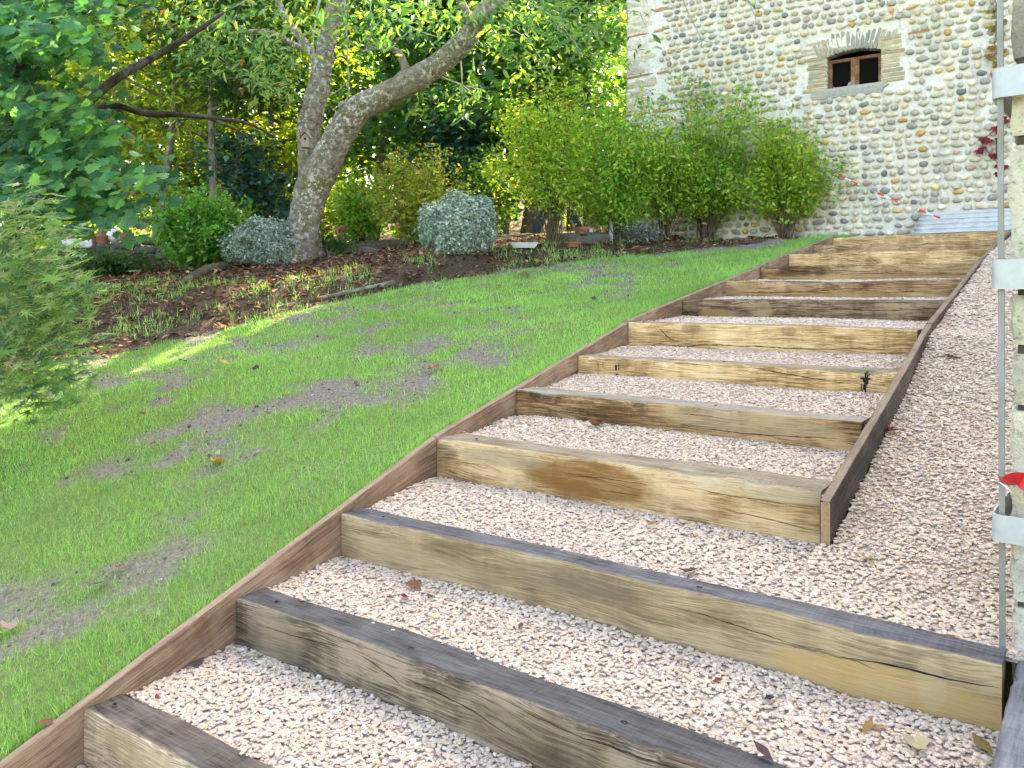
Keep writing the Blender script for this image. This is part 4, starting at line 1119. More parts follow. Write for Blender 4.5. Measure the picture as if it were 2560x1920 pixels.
def woodland_tree(name, px, t, H, rad, palette, label, seed, leaf=.16, nleaf=8000, kind='ell', low=.18, trunk_r=.13, mat=None, py=620, lean=0.0, group='trees behind the garden'):
    rng = np.random.default_rng(seed)
    b0 = P(px, py, t); b0[2] = float(ground_z(b0[0], b0[1])) - .1
    root = empty(name, b0, label, 'tree', group)
    tr = MB(); top = b0 + np.array([rng.normal(0, .4) + lean, rng.normal(0, .4), H])
    path = smooth_path([b0, b0 + (top - b0) * .35 + rng.normal(0, .15, 3), b0 + (top - b0) * .7 + rng.normal(0, .25, 3), top], 12)
    tr.add(*tube(path, np.linspace(trunk_r, .02, 12) * (1 + .5 * np.exp(-np.arange(12) * 1.5)), 8))
    anchors = []
    nl = 16
    for i in range(nl):
        f = low + (1 - low) * (i + rng.random()) / nl * .97; p = path[min(int(f * 11), 11)] + (path[min(int(f * 11) + 1, 11)] - path[min(int(f * 11), 11)]) * ((f * 11) % 1)
        a = i * 2.4 + rng.normal(0, .4); up = rng.uniform(.0, .6)
        L = rad * rng.uniform(.7, 1.15) * (1.15 - .75 * abs(f - .45))
        lp = limb_path(rng, p, (math.cos(a), math.sin(a), up), L, 7, .16, -.02)
        tr.add(*tube(lp, np.linspace(trunk_r * .4, .008, 7), 5))
        for j in range(2, 7): anchors.append((lp[j], .25 + .1 * rad))
        for q in range(4):
            j = rng.integers(1, 6); d = rng.normal(0, 1, 3); d[2] = abs(d[2]) * .3 - .1
            sp_ = limb_path(rng, lp[j], d, L * rng.uniform(.3, .55), 5, .2, -.04)
            tr.add(*tube(sp_, np.linspace(.015, .004, 5), 4))
            for w in range(1, 5): anchors.append((sp_[w], .2 + .07 * rad))
    tr.build('trunk', m_bark, root)
    cr = MB(); A = np.array([a for a, s in anchors]); S = np.array([s for a, s in anchors])
    idx = rng.integers(len(A), size=nleaf); br = rng.uniform(.7, 1.25, len(A))
    off = rng.normal(0, 1, (nleaf, 3)) * S[idx][:, None] * (1, 1, .55)
    add_leaves(cr, A[idx] + off, leaf, kind, palette, rng, (0, 0, .9), .5, droop=.3, clump=br[idx])
    cr.build('crown', mat or m_leaf, root)
    return root

# ------------------------------------------------------------------ woodland behind the garden
WOOD = [  # px, t, height, radius, palette, label
    (-160, 22, 10, 3.0, MIDG, 'leafy tree far left behind the big maple'), (90, 25, 11, 3.0, SUNNY, 'sunlit yellow-green tree behind the big maple, leftmost of the sunny ones'),
    (255, 21, 10, 2.6, SUNNY, 'sunlit tree right behind the big maple crown'), (395, 26, 12, 3.0, SUNNY, 'tall sunlit tree in the middle of the sunny gap'),
    (470, 22, 9, 2.0, SUNNY, 'slender mid-green tree left of the two pale thin trunks'), (560, 24, 12, 2.8, SUNNY, 'sunlit yellow-green tree behind the bird box tree on its left'),
    (665, 22, 10, 2.2, SUNNY, 'mid-green tree just left of the forked cherry trunk'), (800, 25, 12, 3.0, SUNNY, 'sunlit tree straight behind the fork of the cherry'),
    (930, 21, 10.5, 2.8, MIDG, 'mid-green tree behind the leaning cherry limb'), (1080, 24, 12, 3.2, MIDG, 'tall mid-green tree behind the middle of the leaning limb'),
    (1260, 25, 13, 3.4, DARKG, 'tall dark tree behind the tall leggy shrub'), (1430, 27, 14, 3.6, DARKG, 'tallest dark tree beside the building corner'),
    (180, 31, 14, 3.8, SUNNY, 'far sunlit tree at the back of the wood on the left'), (620, 32, 15, 4.0, SUNNY, 'far sunlit tree at the back of the wood near the middle'),
    (1010, 32, 15, 4.0, MIDG, 'far tree at the back of the wood right of the middle'), (-60, 33, 14, 4, MIDG, 'far tree at the back of the wood at the left edge')]
for k, (px, t, H, rad, pal, lab) in enumerate(WOOD):
    woodland_tree('woodland_tree', px, t, H, rad, pal, lab, 100 + k, leaf=.19 if t < 24 else .24, nleaf=6500 if t < 28 else 7000, low=.12)
# dark broad-leaved tree right of the cherry, its low branches over the shrubs
woodland_tree('linden_tree', 1330, 18.5, 9.5, 3.3, DARKG, 'dark green broad-leaved tree between the cherry and the stone building', 140, leaf=.16, nleaf=12000, kind='broad', low=.2, trunk_r=.2)
woodland_tree('linden_tree', 1075, 18.0, 7.5, 2.4, DARKG, 'smaller dark broad-leaved tree under the leaning cherry limb', 143, leaf=.15, nleaf=7000, kind='broad', low=.2, trunk_r=.12)
woodland_tree('linden_tree', 1480, 21.0, 10.5, 3.0, DARKG, 'dark broad-leaved tree close beside the corner of the stone building', 144, leaf=.18, nleaf=9500, kind='broad', low=.12, trunk_r=.2)
woodland_tree('ivy_tree', 1165, 16.6, 2.6, 1.0, TEAL, 'low blue-green ivy-clad tree behind the yellowish shrub', 141, leaf=.11, nleaf=4200, kind='broad', low=.3, trunk_r=.1, mat=m_leaf_dark, group='dark undergrowth')
woodland_tree('ivy_tree', 700, 17.2, 2.2, .8, TEAL, 'blue-green bushy tree behind the foot of the cherry', 142, leaf=.1, nleaf=2200, kind='broad', low=.2, trunk_r=.08, mat=m_leaf_dark, group='dark undergrowth')
# the wood beyond, one mass
rng = np.random.default_rng(5); far_w = MB(); n = 26000
pxs = rng.uniform(-500, 1900, n); ts = rng.uniform(36, 50, n); hh = rng.uniform(0, 1, n) ** .8 * 13
d = FW[None] + RT[None] * ((pxs - CXP) / FPX)[:, None]
pp = CAM[None] + d * ts[:, None]; pp[:, 2] = ground_z(pp[:, 0], pp[:, 1]) + hh
add_leaves(far_w, pp, .5, 'ell', SUNNY + MIDG, rng, (0, 0, .6), .6)
far_w.build('distant_wood', m_leaf, label='sunlit mass of distant woodland beyond the garden trees', kind='stuff')

# ------------------------------------------------------------------ forked cherry tree
m_cherry = bark_mat('cherry_bark', (.075, .058, .046), (.32, .265, .215), moss=(.16, .15, .04), moss_amt=.9, lichen=(.60, .58, .54), lich_amt=.95, scale=8, stretch=(1, 1, 2.2), lscale=15)
CT = 14.0
cb0 = march(740, 652, ground_z, 8); CT = float((cb0 - CAM) @ FW)
cherry = empty('cherry_tree', cb0, 'old forked cherry tree with lichened bark and one limb leaning right', 'tree')
def pxpath(pts, n, rough=.05, k=14, seed=0, mb_=None):
    P3 = np.array([P(a, b_, CT + dt) for a, b_, r, dt in pts]); rr_ = np.array([r * (CT + dt) / FPX for a, b_, r, dt in pts])
    path = smooth_path(P3, n); rad = np.interp(np.linspace(0, 1, n), np.linspace(0, 1, len(rr_)), rr_)
    s = np.r_[0, np.cumsum(np.linalg.norm(np.diff(P3, axis=0), axis=1))]; rad = np.interp(np.linspace(0, s[-1], n), s, rr_)
    (mb_ or tk).add(*tube(path, rad, k, np.random.default_rng(seed), rough)); return path
tk = MB()
pxpath([(732, 668, 66, 0), (740, 640, 52, 0), (756, 575, 42, 0), (772, 505, 41, 0), (788, 455, 44, 0), (812, 410, 41, -.05), (840, 355, 37, -.1), (866, 312, 37, -.15), (900, 272, 34, -.2), (960, 240, 32, -.3), (1020, 208, 31, -.45),
        (1090, 165, 29, -.6), (1157, 108, 28, -.8), (1195, 50, 22, -.95), (1235, -10, 17, -1.1), (1300, -110, 9, -1.4)], 46, .045, 16, 1)
pxpath([(780, 500, 30, .05), (774, 430, 30, .08), (772, 370, 27, .1), (772, 320, 30, .1), (780, 285, 30, .1), (795, 225, 27, .1), (806, 170, 25, .1), (818, 100, 23, .1), (833, 30, 21, .1), (850, -60, 17, .0), (870, -160, 9, 0)], 34, .05, 14, 2)
pxpath([(868, 320, 20, -.28), (866, 285, 15, -.3), (858, 262, 13, -.32), (856, 254, 10, -.32)], 8, .1, 10, 3)
pxpath([(800, 175, 16, .1), (775, 125, 12, .05), (745, 88, 10, 0), (712, 40, 8, 0), (690, -10, 7, 0), (640, -90, 4, 0)], 14, .05, 8, 4)
pxpath([(780, 128, 8, .05), (735, 112, 8, .0), (690, 86, 7, -.1), (630, 78, 5, -.2), (585, 84, 3, -.3)], 12, .05, 7, 5)
pxpath([(1018, 205, 13, -.45), (1010, 160, 11, -.4), (992, 128, 9, -.3), (955, 120, 7, -.2), (905, 130, 4, 0)], 12, .06, 8, 6)
pxpath([(1180, 70, 14, -.9), (1160, 20, 11, -.9), (1120, -60, 7, -1)], 8, .06, 8, 7)
pxpath([(1205, 40, 12, -1), (1300, -20, 9, -1.5), (1420, -70, 5, -2)], 8, .06, 7, 8)
for k, (ax, bx_) in enumerate([((700, 660), (650, 690)), ((770, 660), (812, 672)), ((720, 668), (600, 700))]):
    pxpath([(735, 640, 26, -.05), (*ax, 20, -.1), ((ax[0]+bx_[0])/2, (ax[1]+bx_[1])/2 + 2, 12, -.3), (*bx_, 5, -.45)], 8, .08, 8, 10 + k)
tk.build('trunk', m_cherry, cherry, smooth=True)
m_lich = plain_mat('lichen_twig', (.42, .45, .38), .95, c2=(.24, .25, .2), scale=40)
tw = MB()
for k, pts in enumerate([[(803, -20), (788, 60), (783, 130), (796, 192)], [(862, -20), (866, 80), (872, 200)], [(930, -20), (985, 40), (1030, 70), (1092, 92)], [(925, 10), (930, 60), (918, 110)],
                         [(960, -10), (1050, 15), (1090, 45)], [(1100, 190), (1150, 210), (1210, 225)], [(1255, 60), (1320, 100), (1360, 160), (1385, 200)], [(1310, -10), (1400, 60), (1440, 110)],
                         [(640, -20), (600, 10), (560, 30), (520, 60)], [(1150, 130), (1155, 200), (1160, 290)], [(870, 205), (871, 240), (860, 256)],
                         [(1500, -30), (1540, 20), (1600, 30)], [(1700, -20), (1720, 30), (1755, 100)], [(1840, -20), (1875, 8), (1900, 15)]]):
    pxpath([(a, b_, (3.2 if k in (0, 1, 2) else 2.0) * (1 - .2 * i), -.6 + .1 * (k % 5)) for i, (a, b_) in enumerate(pts)], 10, .2, 5, 30 + k, tw)
    rr = np.random.default_rng(60 + k)
    for q in range(3):
        i = rr.integers(1, len(pts)); a, b_ = pts[i]; u = rr.normal(0, 30); w = rr.uniform(5, 45)
        pxpath([(a, b_, 1.6, -.5), (a + u * .5, b_ + w * .6, 1.2, -.5), (a + u, b_ + w, .7, -.5)], 6, .2, 4, 90 + k * 4 + q, tw)
tw.build('lichened_twigs', m_lich, cherry, kind='stuff')
rng = np.random.default_rng(77); cr = MB()
cl = [(560, 60, 60), (640, 120, 50), (700, 170, 45), (520, 130, 45), (600, 20, 70), (740, 40, 60), (480, 30, 60), (690, 230, 30), (900, 30, 60), (980, 20, 60), (1060, 60, 50), (1110, 20, 50), (1200, 50, 45), (1240, 20, 45), (1215, 90, 25), (1265, 115, 20),
      (1300, 60, 60), (1380, 100, 60), (1330, 170, 30), (1280, 130, 25), (1440, 40, 70), (1500, 80, 60), (930, 90, 30), (860, 60, 25), (1160, 240, 40), (1050, 250, 40), (1400, 20, 50), (650, 190, 35), (1330, 30, 30)]
P_, O_ = [], []
for (a, b_, s) in cl:
    c0 = P(a, b_, CT - .9 + rng.normal(0, .6)); n = int(5 + s * 2.1)
    P_.append(c0 + rng.normal(0, 1, (n, 3)) * s * CT / FPX * (1, 1, .7))
for (a, b_) in [(1895, 22), (1880, 8), (1905, 30), (1870, 2)]: P_.append(P(a, b_, 12.5)[None])
P_ = np.concatenate(P_)
add_leaves(cr, P_, .125, 'long', [(.10, .27, .075), (.16, .34, .09), (.07, .21, .07), (.26, .38, .10)], rng, (.3, -.5, .55), .45, droop=.6)
P2 = np.concatenate([P(a, b_, CT - .9)[None] + rng.normal(0, .12, (9, 3)) for a, b_ in [(400, 40), (620, 190), (205, 95)]])
add_leaves(cr, P2, .12, 'ell', [(.18, .10, .05), (.25, .13, .06), (.14, .09, .06)], rng, (0, -.3, .3), .6, droop=1.2)
cr.build('crown', m_leaf, cherry)
# ------------------------------------------------------------------ bird box and hanging bulbs
m_box = plain_mat('birdbox_wood', (.42, .34, .29), .8, c2=(.3, .23, .19), scale=10, stretch=(8, 8, 1))
bt = CT - .55
def bp(a, b_, dt=0.0): return P(a, b_, bt + dt)
bc = bp(765, 352); s = bt / FPX
bh = empty('bird_box', bc + UP * -17 * s, 'small pale wooden bird box with pitched roof on the cherry trunk', 'bird box')
def cam_box(c, w, d, h): return box(c, (w, d, h), np.c_[RT, FW, UP])
w_ = 19 * s
fr = MB(); q = [(-w_/2, -16*s), (w_/2, -16*s), (w_/2, 8*s), (0, 18*s), (-w_/2, 8*s)]
V = [bc + RT * u + UP * z_ - FW * .06 for u, z_ in q] + [bc + RT * u + UP * z_ + FW * .08 for u, z_ in q]
fr.add(V, [np.arange(5)[None], np.arange(5, 10)[::-1][None], np.array([[i, 5 + i, 5 + (i+1) % 5, (i+1) % 5] for i in range(5)])])
fr.build('box', m_box, bh)
for sgn in (-1, 1):
    a = bc + UP * 21 * s; e_ = bc + RT * sgn * w_ * .72 + UP * 6.5 * s
    V = []
    for p in (a, e_):
        for f_ in (-.09, .1):
            for z_ in (0, .012): V.append(p + FW * f_ + UP * z_)
    MB().add(V, np.array([[0, 1, 3, 2], [4, 6, 7, 5], [0, 4, 5, 1], [2, 3, 7, 6], [0, 2, 6, 4], [1, 5, 7, 3]])).build('roof_panel', m_box, bh)
a = np.arange(12) / 12 * 2 * np.pi; V = [bc + RT * math.cos(t_) * 3 * s + UP * (math.sin(t_) * 3 * s + 3 * s) - FW * .0625 for t_ in a]
MB().add(V, [np.arange(12)[None]]).build('entrance_hole', m_hole, bh)
MB().add(*cam_box(bc - UP * 17 * s - FW * .01, w_ * 1.1, .17, .014)).build('floor_board', m_box, bh)
m_bulb, nt, b, out = newmat('clear_bulb'); b.inputs['Base Color'].default_value = (.9, .92, .92, 1); b.inputs['Transmission Weight'].default_value = 1; b.inputs['Roughness'].default_value = .03; b.inputs['IOR'].default_value = 1.15
m_cap = plain_mat('bulb_cap', (.12, .12, .12), .5)
for (a, b_, top, lab) in [(1204, 176, 128, 'clear glass bulb hanging on a short wire under the leaning limb'), (1328, 12, -40, 'clear glass bulb at the top edge, right of the leaning limb')]:
    t_ = CT - 1.3; c0 = P(a, b_, t_); s = t_ / FPX
    be = empty('hanging_bulb', c0, lab, 'light bulb', 'festoon bulbs')
    prof = [(0, -11), (5, -10), (9, -5), (10, 1), (8, 7), (5, 11), (4.2, 14)]
    k = 12; V = np.array([c0 + (RT * math.cos(q * 2 * np.pi / k) + FW * math.sin(q * 2 * np.pi / k)) * max(r, .05) * s + UP * z_ * s for r, z_ in prof for q in range(k)])
    n = len(prof); F = np.array([[i*k+j, i*k+(j+1) % k, (i+1)*k+(j+1) % k, (i+1)*k+j] for i in range(n-1) for j in range(k)])
    MB().add(V, F).build('glass', m_bulb, be, smooth=True)
    MB().add(*tube([c0 + UP * 13 * s, c0 + UP * 22 * s], 4.6 * s, 10)).build('socket', m_cap, be)
    MB().add(*tube([c0 + UP * 22 * s, P(a, top, t_)], .004, 5)).build('wire', m_cap, be)

# ------------------------------------------------------------------ big maple at the left
rng = np.random.default_rng(21)
mt = 9.6
m0 = P(30, 640, mt); m0[2] = float(ground_z(m0[0], m0[1])) - .05
maple = empty('maple_tree', m0, 'big maple at the left edge with broad lobed green leaves', 'tree')
tk2 = MB()
def mpath(pts, n, k=9, seed=0):
    P3 = np.array([P(a, b_, t_) for a, b_, r, t_ in pts]); path = smooth_path(P3, n)
    tk2.add(*tube(path, np.interp(np.linspace(0, 1, n), np.linspace(0, 1, len(pts)), [r * t_ / FPX for a, b_, r, t_ in pts]), k, np.random.default_rng(seed), .05)); return path
V0 = [(28, 690, 34, mt), (40, 560, 28, mt), (70, 450, 25, mt), (110, 370, 20, mt + .2), (175, 305, 14, mt + .5), (228, 249, 12, mt + .8), (300, 190, 11, mt + 1.0), (380, 145, 9, mt + 1.2), (470, 92, 7, mt + 1.3), (560, 30, 4, mt + 1.5)]
mpath(V0, 24, 10, 1)
mpath([(160, 320, 12, mt + .3), (224, 291, 11, mt + .6), (274, 262, 9, mt + .7), (359, 283, 9, mt + .8), (456, 287, 7, mt + .9), (540, 296, 6, mt + 1.0), (625, 310, 4, mt + 1.1), (690, 345, 2.5, mt + 1.2)], 18, 8, 2)
mpath([(60, 460, 20, mt), (30, 300, 16, mt), (60, 120, 12, mt - .2), (40, -40, 8, mt - .3)], 12, 8, 3)
mpath([(40, 240, 9, mt), (120, 120, 7, mt), (200, 40, 5, mt), (300, -30, 3, mt)], 10, 7, 4)
mpath([(527, 296, 5, mt + 1), (600, 330, 3, mt + 1), (660, 380, 2, mt + 1)], 6, 6, 5)
sprays = []
cr = MB()
regs = []
for k in range(150):
    a = rng.uniform(-80, 450); b_ = rng.uniform(-60, 560)
    right = np.interp(b_, [-60, 60, 200, 330, 450, 560], [330, 260, 190, 300, 420, 300])
    low_ = np.interp(a, [-80, 0, 150, 300, 420], [540, 540, 540, 545, 480])
    if a > right or b_ > low_: continue
    regs.append((a, b_))
for (a, b_) in regs:
    t_ = mt + rng.uniform(-1.5, .7); c0 = P(a, b_, t_); o_ = P(40, b_ - 60, mt)
    d = c0 - o_; L = np.linalg.norm(d)
    p = smooth_path([o_, o_ + d * .5 + (0, 0, .12), c0], 6); tk2.add(*tube(p, np.linspace(.012, .003, 6), 4))
    n = 40; f = rng.uniform(.5, 1.12, n)
    q = o_ + d[None] * f[:, None] + rng.normal(0, .16, (n, 3)) * (1.2, 1.2, .45); q[:, 2] -= .1 * (f - .6)
    add_leaves(cr, q, .13, 'maple', MAPLE, rng, (.45, -.68, .62), .27, droop=.6, clump=np.full(n, rng.uniform(.7, 1.25)))
m_bark_dark = bark_mat('bark_dark', (.02, .015, .011), (.075, .056, .04), lich_amt=.15)
tk2.build('trunk', m_bark_dark, maple, smooth=True)
cr.build('crown', m_leaf, maple)
# ------------------------------------------------------------------ sweet chestnut leaves behind and above
woodland_tree('chestnut_tree', 545, 16.0, 7.5, 2.3, [(.04, .11, .04), (.06, .14, .045), (.085, .17, .05)], 'slender sweet chestnut with long glossy leaves left of the cherry', 160, leaf=.2, nleaf=6500, kind='long', low=.38, trunk_r=.09)
woodland_tree('chestnut_tree', 385, 17.5, 8.5, 2.4, SUNNY, 'slender sunlit chestnut with pale trunk behind the dark horizontal limb', 161, leaf=.17, nleaf=6000, kind='long', low=.3, trunk_r=.09)

# ------------------------------------------------------------------ shrubs
def gat(px, py): return march(px, py, ground_z, 4)
def shrub(name, label, bpx, bpy, top, left, right, palette, seed, nstem=11, nleaf=5200, leaf=.055, kind='ell', t=None, depth=None, group='flowerbed shrubs', mat=None, lowf=.28, stem_mat=None, legs=0.0):
    """shrub whose foot stands at pixel (bpx, bpy); top/left/right are its extents in photo pixels, turned into metres at its own distance"""
    rng = np.random.default_rng(seed)
    b0 = gat(bpx, bpy) if t is None else P(bpx, bpy, t)
    if b0[1] > 8.95 and b0[0] > -4.2: b0 = ony(bpx, bpy, 8.95)
    b0[2] = float(ground_z(b0[0], b0[1])); t = float((b0 - CAM) @ FW); s = t / FPX
    H = (bpy - top) * s; rl = (bpx - left) * s; rr_ = (right - bpx) * s; dp = depth or (rl + rr_) * .42
    root = empty(name, b0, label, 'shrub', group)
    st = MB(); A = []; S = []
    for i in range(int(nstem * 2.6)):
        a_ = rng.uniform(0, 6.283); q_ = rng.uniform(0, 1) ** .42; u = q_ * math.cos(a_); v_ = q_ * math.sin(a_)
        if u * u + v_ * v_ > 1: continue
        hz = rng.uniform(.42, 1.08) * math.sqrt(max(.05, 1 - .5 * (u * u + v_ * v_)))
        tip = b0 + RT * (u * 1.12 * (rr_ if u > 0 else rl)) + FW * v_ * dp * 1.1 + UP * H * hz
        r0 = b0 + RT * rng.normal(0, .05) + FW * rng.normal(0, .05)
        midp = r0 + (tip - r0) * (.42, .42, .5) + UP * H * .05 + rng.normal(0, .05, 3)
        p = smooth_path([r0, midp, tip], 9)
        st.add(*tube(p, np.linspace(.014 if i < nstem else .008, .003, 9), 5))
        for j in range(2, 9):
            f = j / 8
            if f < lowf: continue
            A.append(p[j]); S.append(.07 + .05 * H)
            if rng.random() < .75:
                d = rng.normal(0, 1, 3); d[2] = abs(d[2]) * .5
                tw_ = limb_path(rng, p[j], d, rng.uniform(.15, .4) * (.4 + .3 * H), 4, .2)
                st.add(*tube(tw_, np.linspace(.004, .0015, 4), 4))
                for w in tw_[1:]: A.append(w); S.append(.05 + .025 * H)
    st.build('stems', stem_mat or m_twig, root)
    A = np.array(A); S = np.array(S); idx = rng.integers(len(A), size=nleaf); br = rng.uniform(.7, 1.25, len(A))
    pts = A[idx] + rng.normal(0, 1, (nleaf, 3)) * S[idx][:, None]
    hf = (pts[:, 2] - b0[2]) / H + rng.normal(0, .05, nleaf)
    keep = (pts[:, 2] > ground_z(pts[:, 0], pts[:, 1]) + .05) & (rng.random(nleaf) < np.clip((hf - legs * .5) / max(legs, .01), .04 if legs else 1, 1))
    pts = pts[keep]; idx = idx[keep]
    add_leaves((lv := MB()), pts, leaf, kind, palette, rng, (0, -.1, .7), .6, droop=.3, clump=br[idx])
    lv.build('leaves', mat or m_leaf, root)
    return root
G1 = 'shrubs along the foot of the wall'
shrub('privet_shrub', 'rightmost yellow-green shrub by the wall, next to the top of the steps', 1965, 590, 275, 1845, 2115, LIME, 1, 11, 12500, .06, group=G1, lowf=.32, legs=.16)
shrub('privet_shrub', 'feathery green shrub by the wall, second from the right, with bare forked stems', 1765, 598, 218, 1640, 1950, PRIV, 2, 13, 14500, .06, group=G1, lowf=.34, legs=.18)
shrub('privet_shrub', 'broad dense green shrub in front of the building corner', 1545, 600, 228, 1400, 1690, PRIV, 3, 15, 16500, .064, group=G1, lowf=.25, legs=.1)
shrub('privet_shrub', 'airy light green shrub in the gap between the broad shrub and the feathery one', 1665, 600, 275, 1590, 1760, LIME, 11, 9, 7500, .06, group=G1, lowf=.32, legs=.16)
shrub('leggy_shrub', 'tall leggy yellowish shrub with bare tan stems left of the broad green one', 1382, 612, 205, 1255, 1460, LIME, 4, 13, 10500, .064, group=G1, lowf=.4, legs=.24)
shrub('yellowing_shrub', 'yellowing twiggy shrub behind the left side of the grey round bush', 1040, 612, 365, 930, 1150, [(.27, .40, .07), (.40, .44, .09), (.18, .34, .06), (.46, .40, .11)], 5, 14, 7500, .07, lowf=.2)
shrub('green_shrub', 'green shrub behind the larger grey round bush', 1215, 600, 395, 1120, 1300, PRIV, 6, 10, 6500, .085, lowf=.2, t=16.3)
shrub('green_shrub', 'bright green spreading shrub left of the smaller grey bush', 485, 672, 470, 395, 590, [(.08, .28, .06), (.12, .35, .07), (.18, .41, .085)], 7, 12, 10500, .075, lowf=.15)
shrub('green_shrub', 'low green shrub just right of the cherry foot', 900, 600, 430, 840, 990, PRIV, 8, 9, 6000, .08, lowf=.15, t=16.5)
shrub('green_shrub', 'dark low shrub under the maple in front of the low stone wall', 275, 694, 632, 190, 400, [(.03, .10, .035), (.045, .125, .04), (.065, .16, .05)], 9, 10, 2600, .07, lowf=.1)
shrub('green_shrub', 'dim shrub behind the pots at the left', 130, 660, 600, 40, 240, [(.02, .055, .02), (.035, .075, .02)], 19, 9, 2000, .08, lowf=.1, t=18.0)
shrub('green_shrub', 'sunny green shrub filling the gap behind the cherry foot on its left', 610, 640, 500, 520, 700, LIME, 18, 9, 3400, .07, lowf=.1, t=17.5)
GREY = [(.26, .37, .29), (.37, .46, .38), (.48, .54, .47), (.17, .26, .19)]
def dome(name, label, bpx, bpy, top, left, right, seed, n=13000):
    rng = np.random.default_rng(seed); b0 = gat(bpx, bpy); t = float((b0 - CAM) @ FW); s = t / FPX
    b0[2] = float(ground_z(b0[0], b0[1]))
    H = (bpy - top) * s; W = (right - left) / 2 * s; c0 = b0 + RT * ((left + right) / 2 - bpx) * s + FW * W * .6 + UP * H * .47
    root = empty(name, b0, label, 'shrub', 'grey round bushes')
    v = sph(rng, n); r = rng.uniform(.55, 1.0, n) ** .5
    bump = .97 + .45 * (vnoise(v[:, 0] * 2 + 9, v[:, 2] * 2 + v[:, 1] + 9, seed, 1.5) - .5) + .26 * (vnoise(v[:, 0] * 7 + 20, v[:, 2] * 7 + v[:, 1] * 4 + 20, seed + 1) - .5)
    pts = c0 + (RT * v[:, :1] * W + FW * v[:, 1:2] * W * .85 + UP * v[:, 2:3] * H * .53) * (r * bump)[:, None]
    for _ in range(46):                      # stray shoots standing out of the dome
        j = rng.integers(n); m_ = rng.integers(10, 26); f_ = rng.uniform(.9, 1.16, m_)
        k_ = rng.integers(0, n, m_); pts[k_] = c0 + (pts[j] - c0) * f_[:, None] + rng.normal(0, .018, (m_, 3)); v[k_] = v[j]
    wv = RT * v[:, :1] + FW * v[:, 1:2] + UP * v[:, 2:3]
    keep = pts[:, 2] > b0[2] + .04
    lv = MB(); add_leaves(lv, pts[keep], .043, 'ell', GREY, rng, (0, 0, .3), .5, out=wv[keep] * .7, droop=.1); lv.build('leaves', m_leaf_grey, root)
    st = MB()
    for i in range(10):
        e_ = c0 + (RT * rng.uniform(-.7, .7) * W + FW * rng.uniform(-.6, .6) * W + UP * rng.uniform(-.1, .4) * H)
        st.add(*tube(smooth_path([b0 + FW * W * .6 + rng.normal(0, .04, 3) * (1, 1, 0), (b0 + FW * W * .6 + e_) / 2 + rng.normal(0, .05, 3), e_], 6), np.linspace(.016, .004, 6), 5))
    st.build('stems', m_bark, root)
dome('grey_bush', 'larger silver-grey variegated round bush right of the cherry', 1150, 640, 480, 1040, 1258, 41)
dome('grey_bush', 'smaller silver-grey variegated round bush left of the cherry trunk', 640, 668, 540, 550, 735, 42, 11000)
shrub('lavender_plant', 'small blue-grey lavender clump at the foot of the wall', 1600, 606, 563, 1560, 1645, [(.16, .22, .2), (.22, .28, .25)], 43, 10, 1600, .04, 'long', mat=m_leaf_grey, lowf=.1, group=G1)

# ------------------------------------------------------------------ Japanese maple, close at the left edge
rng = np.random.default_rng(55)
jt = 5.3
j0 = P(-70, 1010, 5.7); j0[2] = float(ground_z(j0[0], j0[1]))
jm = empty('japanese_maple', j0, 'small Japanese maple with feathery pale green leaves at the left edge', 'shrub')
st = MB(); cr = MB()
JP = [(.17, .33, .095), (.25, .40, .13), (.12, .27, .09), (.36, .44, .22), (.075, .19, .08)]
fork = j0 + (0, 0, .35); st.add(*tube([j0 - (0, 0, .05), j0 + (.02, 0, .2), fork], [.04, .032, .028], 8))
spots = [(a, b_) for a, b_ in [(20, 570), (75, 545), (60, 600), (120, 590), (30, 640), (90, 660), (20, 700), (130, 700), (60, 745), (150, 740), (180, 720), (20, 790), (90, 800), (160, 810), (215, 830), (250, 820), (20, 850), (100, 860), (170, 880), (230, 870), (60, 920), (130, 930), (190, 925), (30, 960), (100, 985), (160, 975),
         (-30, 600), (-40, 700), (-30, 800), (-30, 900), (10, 900), (70, 700), (110, 760), (40, 520), (130, 640), (150, 840), (200, 780)] if a < 185]
for (a, b_) in spots:
    t_ = jt + rng.uniform(-.45, .6); c0 = P(a, b_, t_)
    p = smooth_path([fork, (fork + c0) / 2 + (0, 0, .12) + rng.normal(0, .04, 3), c0], 7); st.add(*tube(p, np.linspace(.012, .002, 7), 5))
    n = 62; q = c0 + rng.normal(0, 1, (n, 3)) * (.115, .115, .08); 
    add_leaves(cr, q, .115, 'palm', JP, rng, (.1, -.4, .9), .3, droop=.55, clump=np.full(n, rng.uniform(.75, 1.2)))
for (a, b_) in [(60, 890), (45, 905), (75, 880), (30, 915), (85, 900), (55, 920), (20, 890)]:
    add_leaves(cr, P(a, b_, jt - .35)[None] + rng.normal(0, .03, (3, 3)), .085, 'palm', [(.5, .38, .28), (.42, .28, .2)], rng, (0, -.6, .3), .5, droop=.8)
st.build('stems', m_bark, jm); cr.build('leaves', m_leaf, jm)
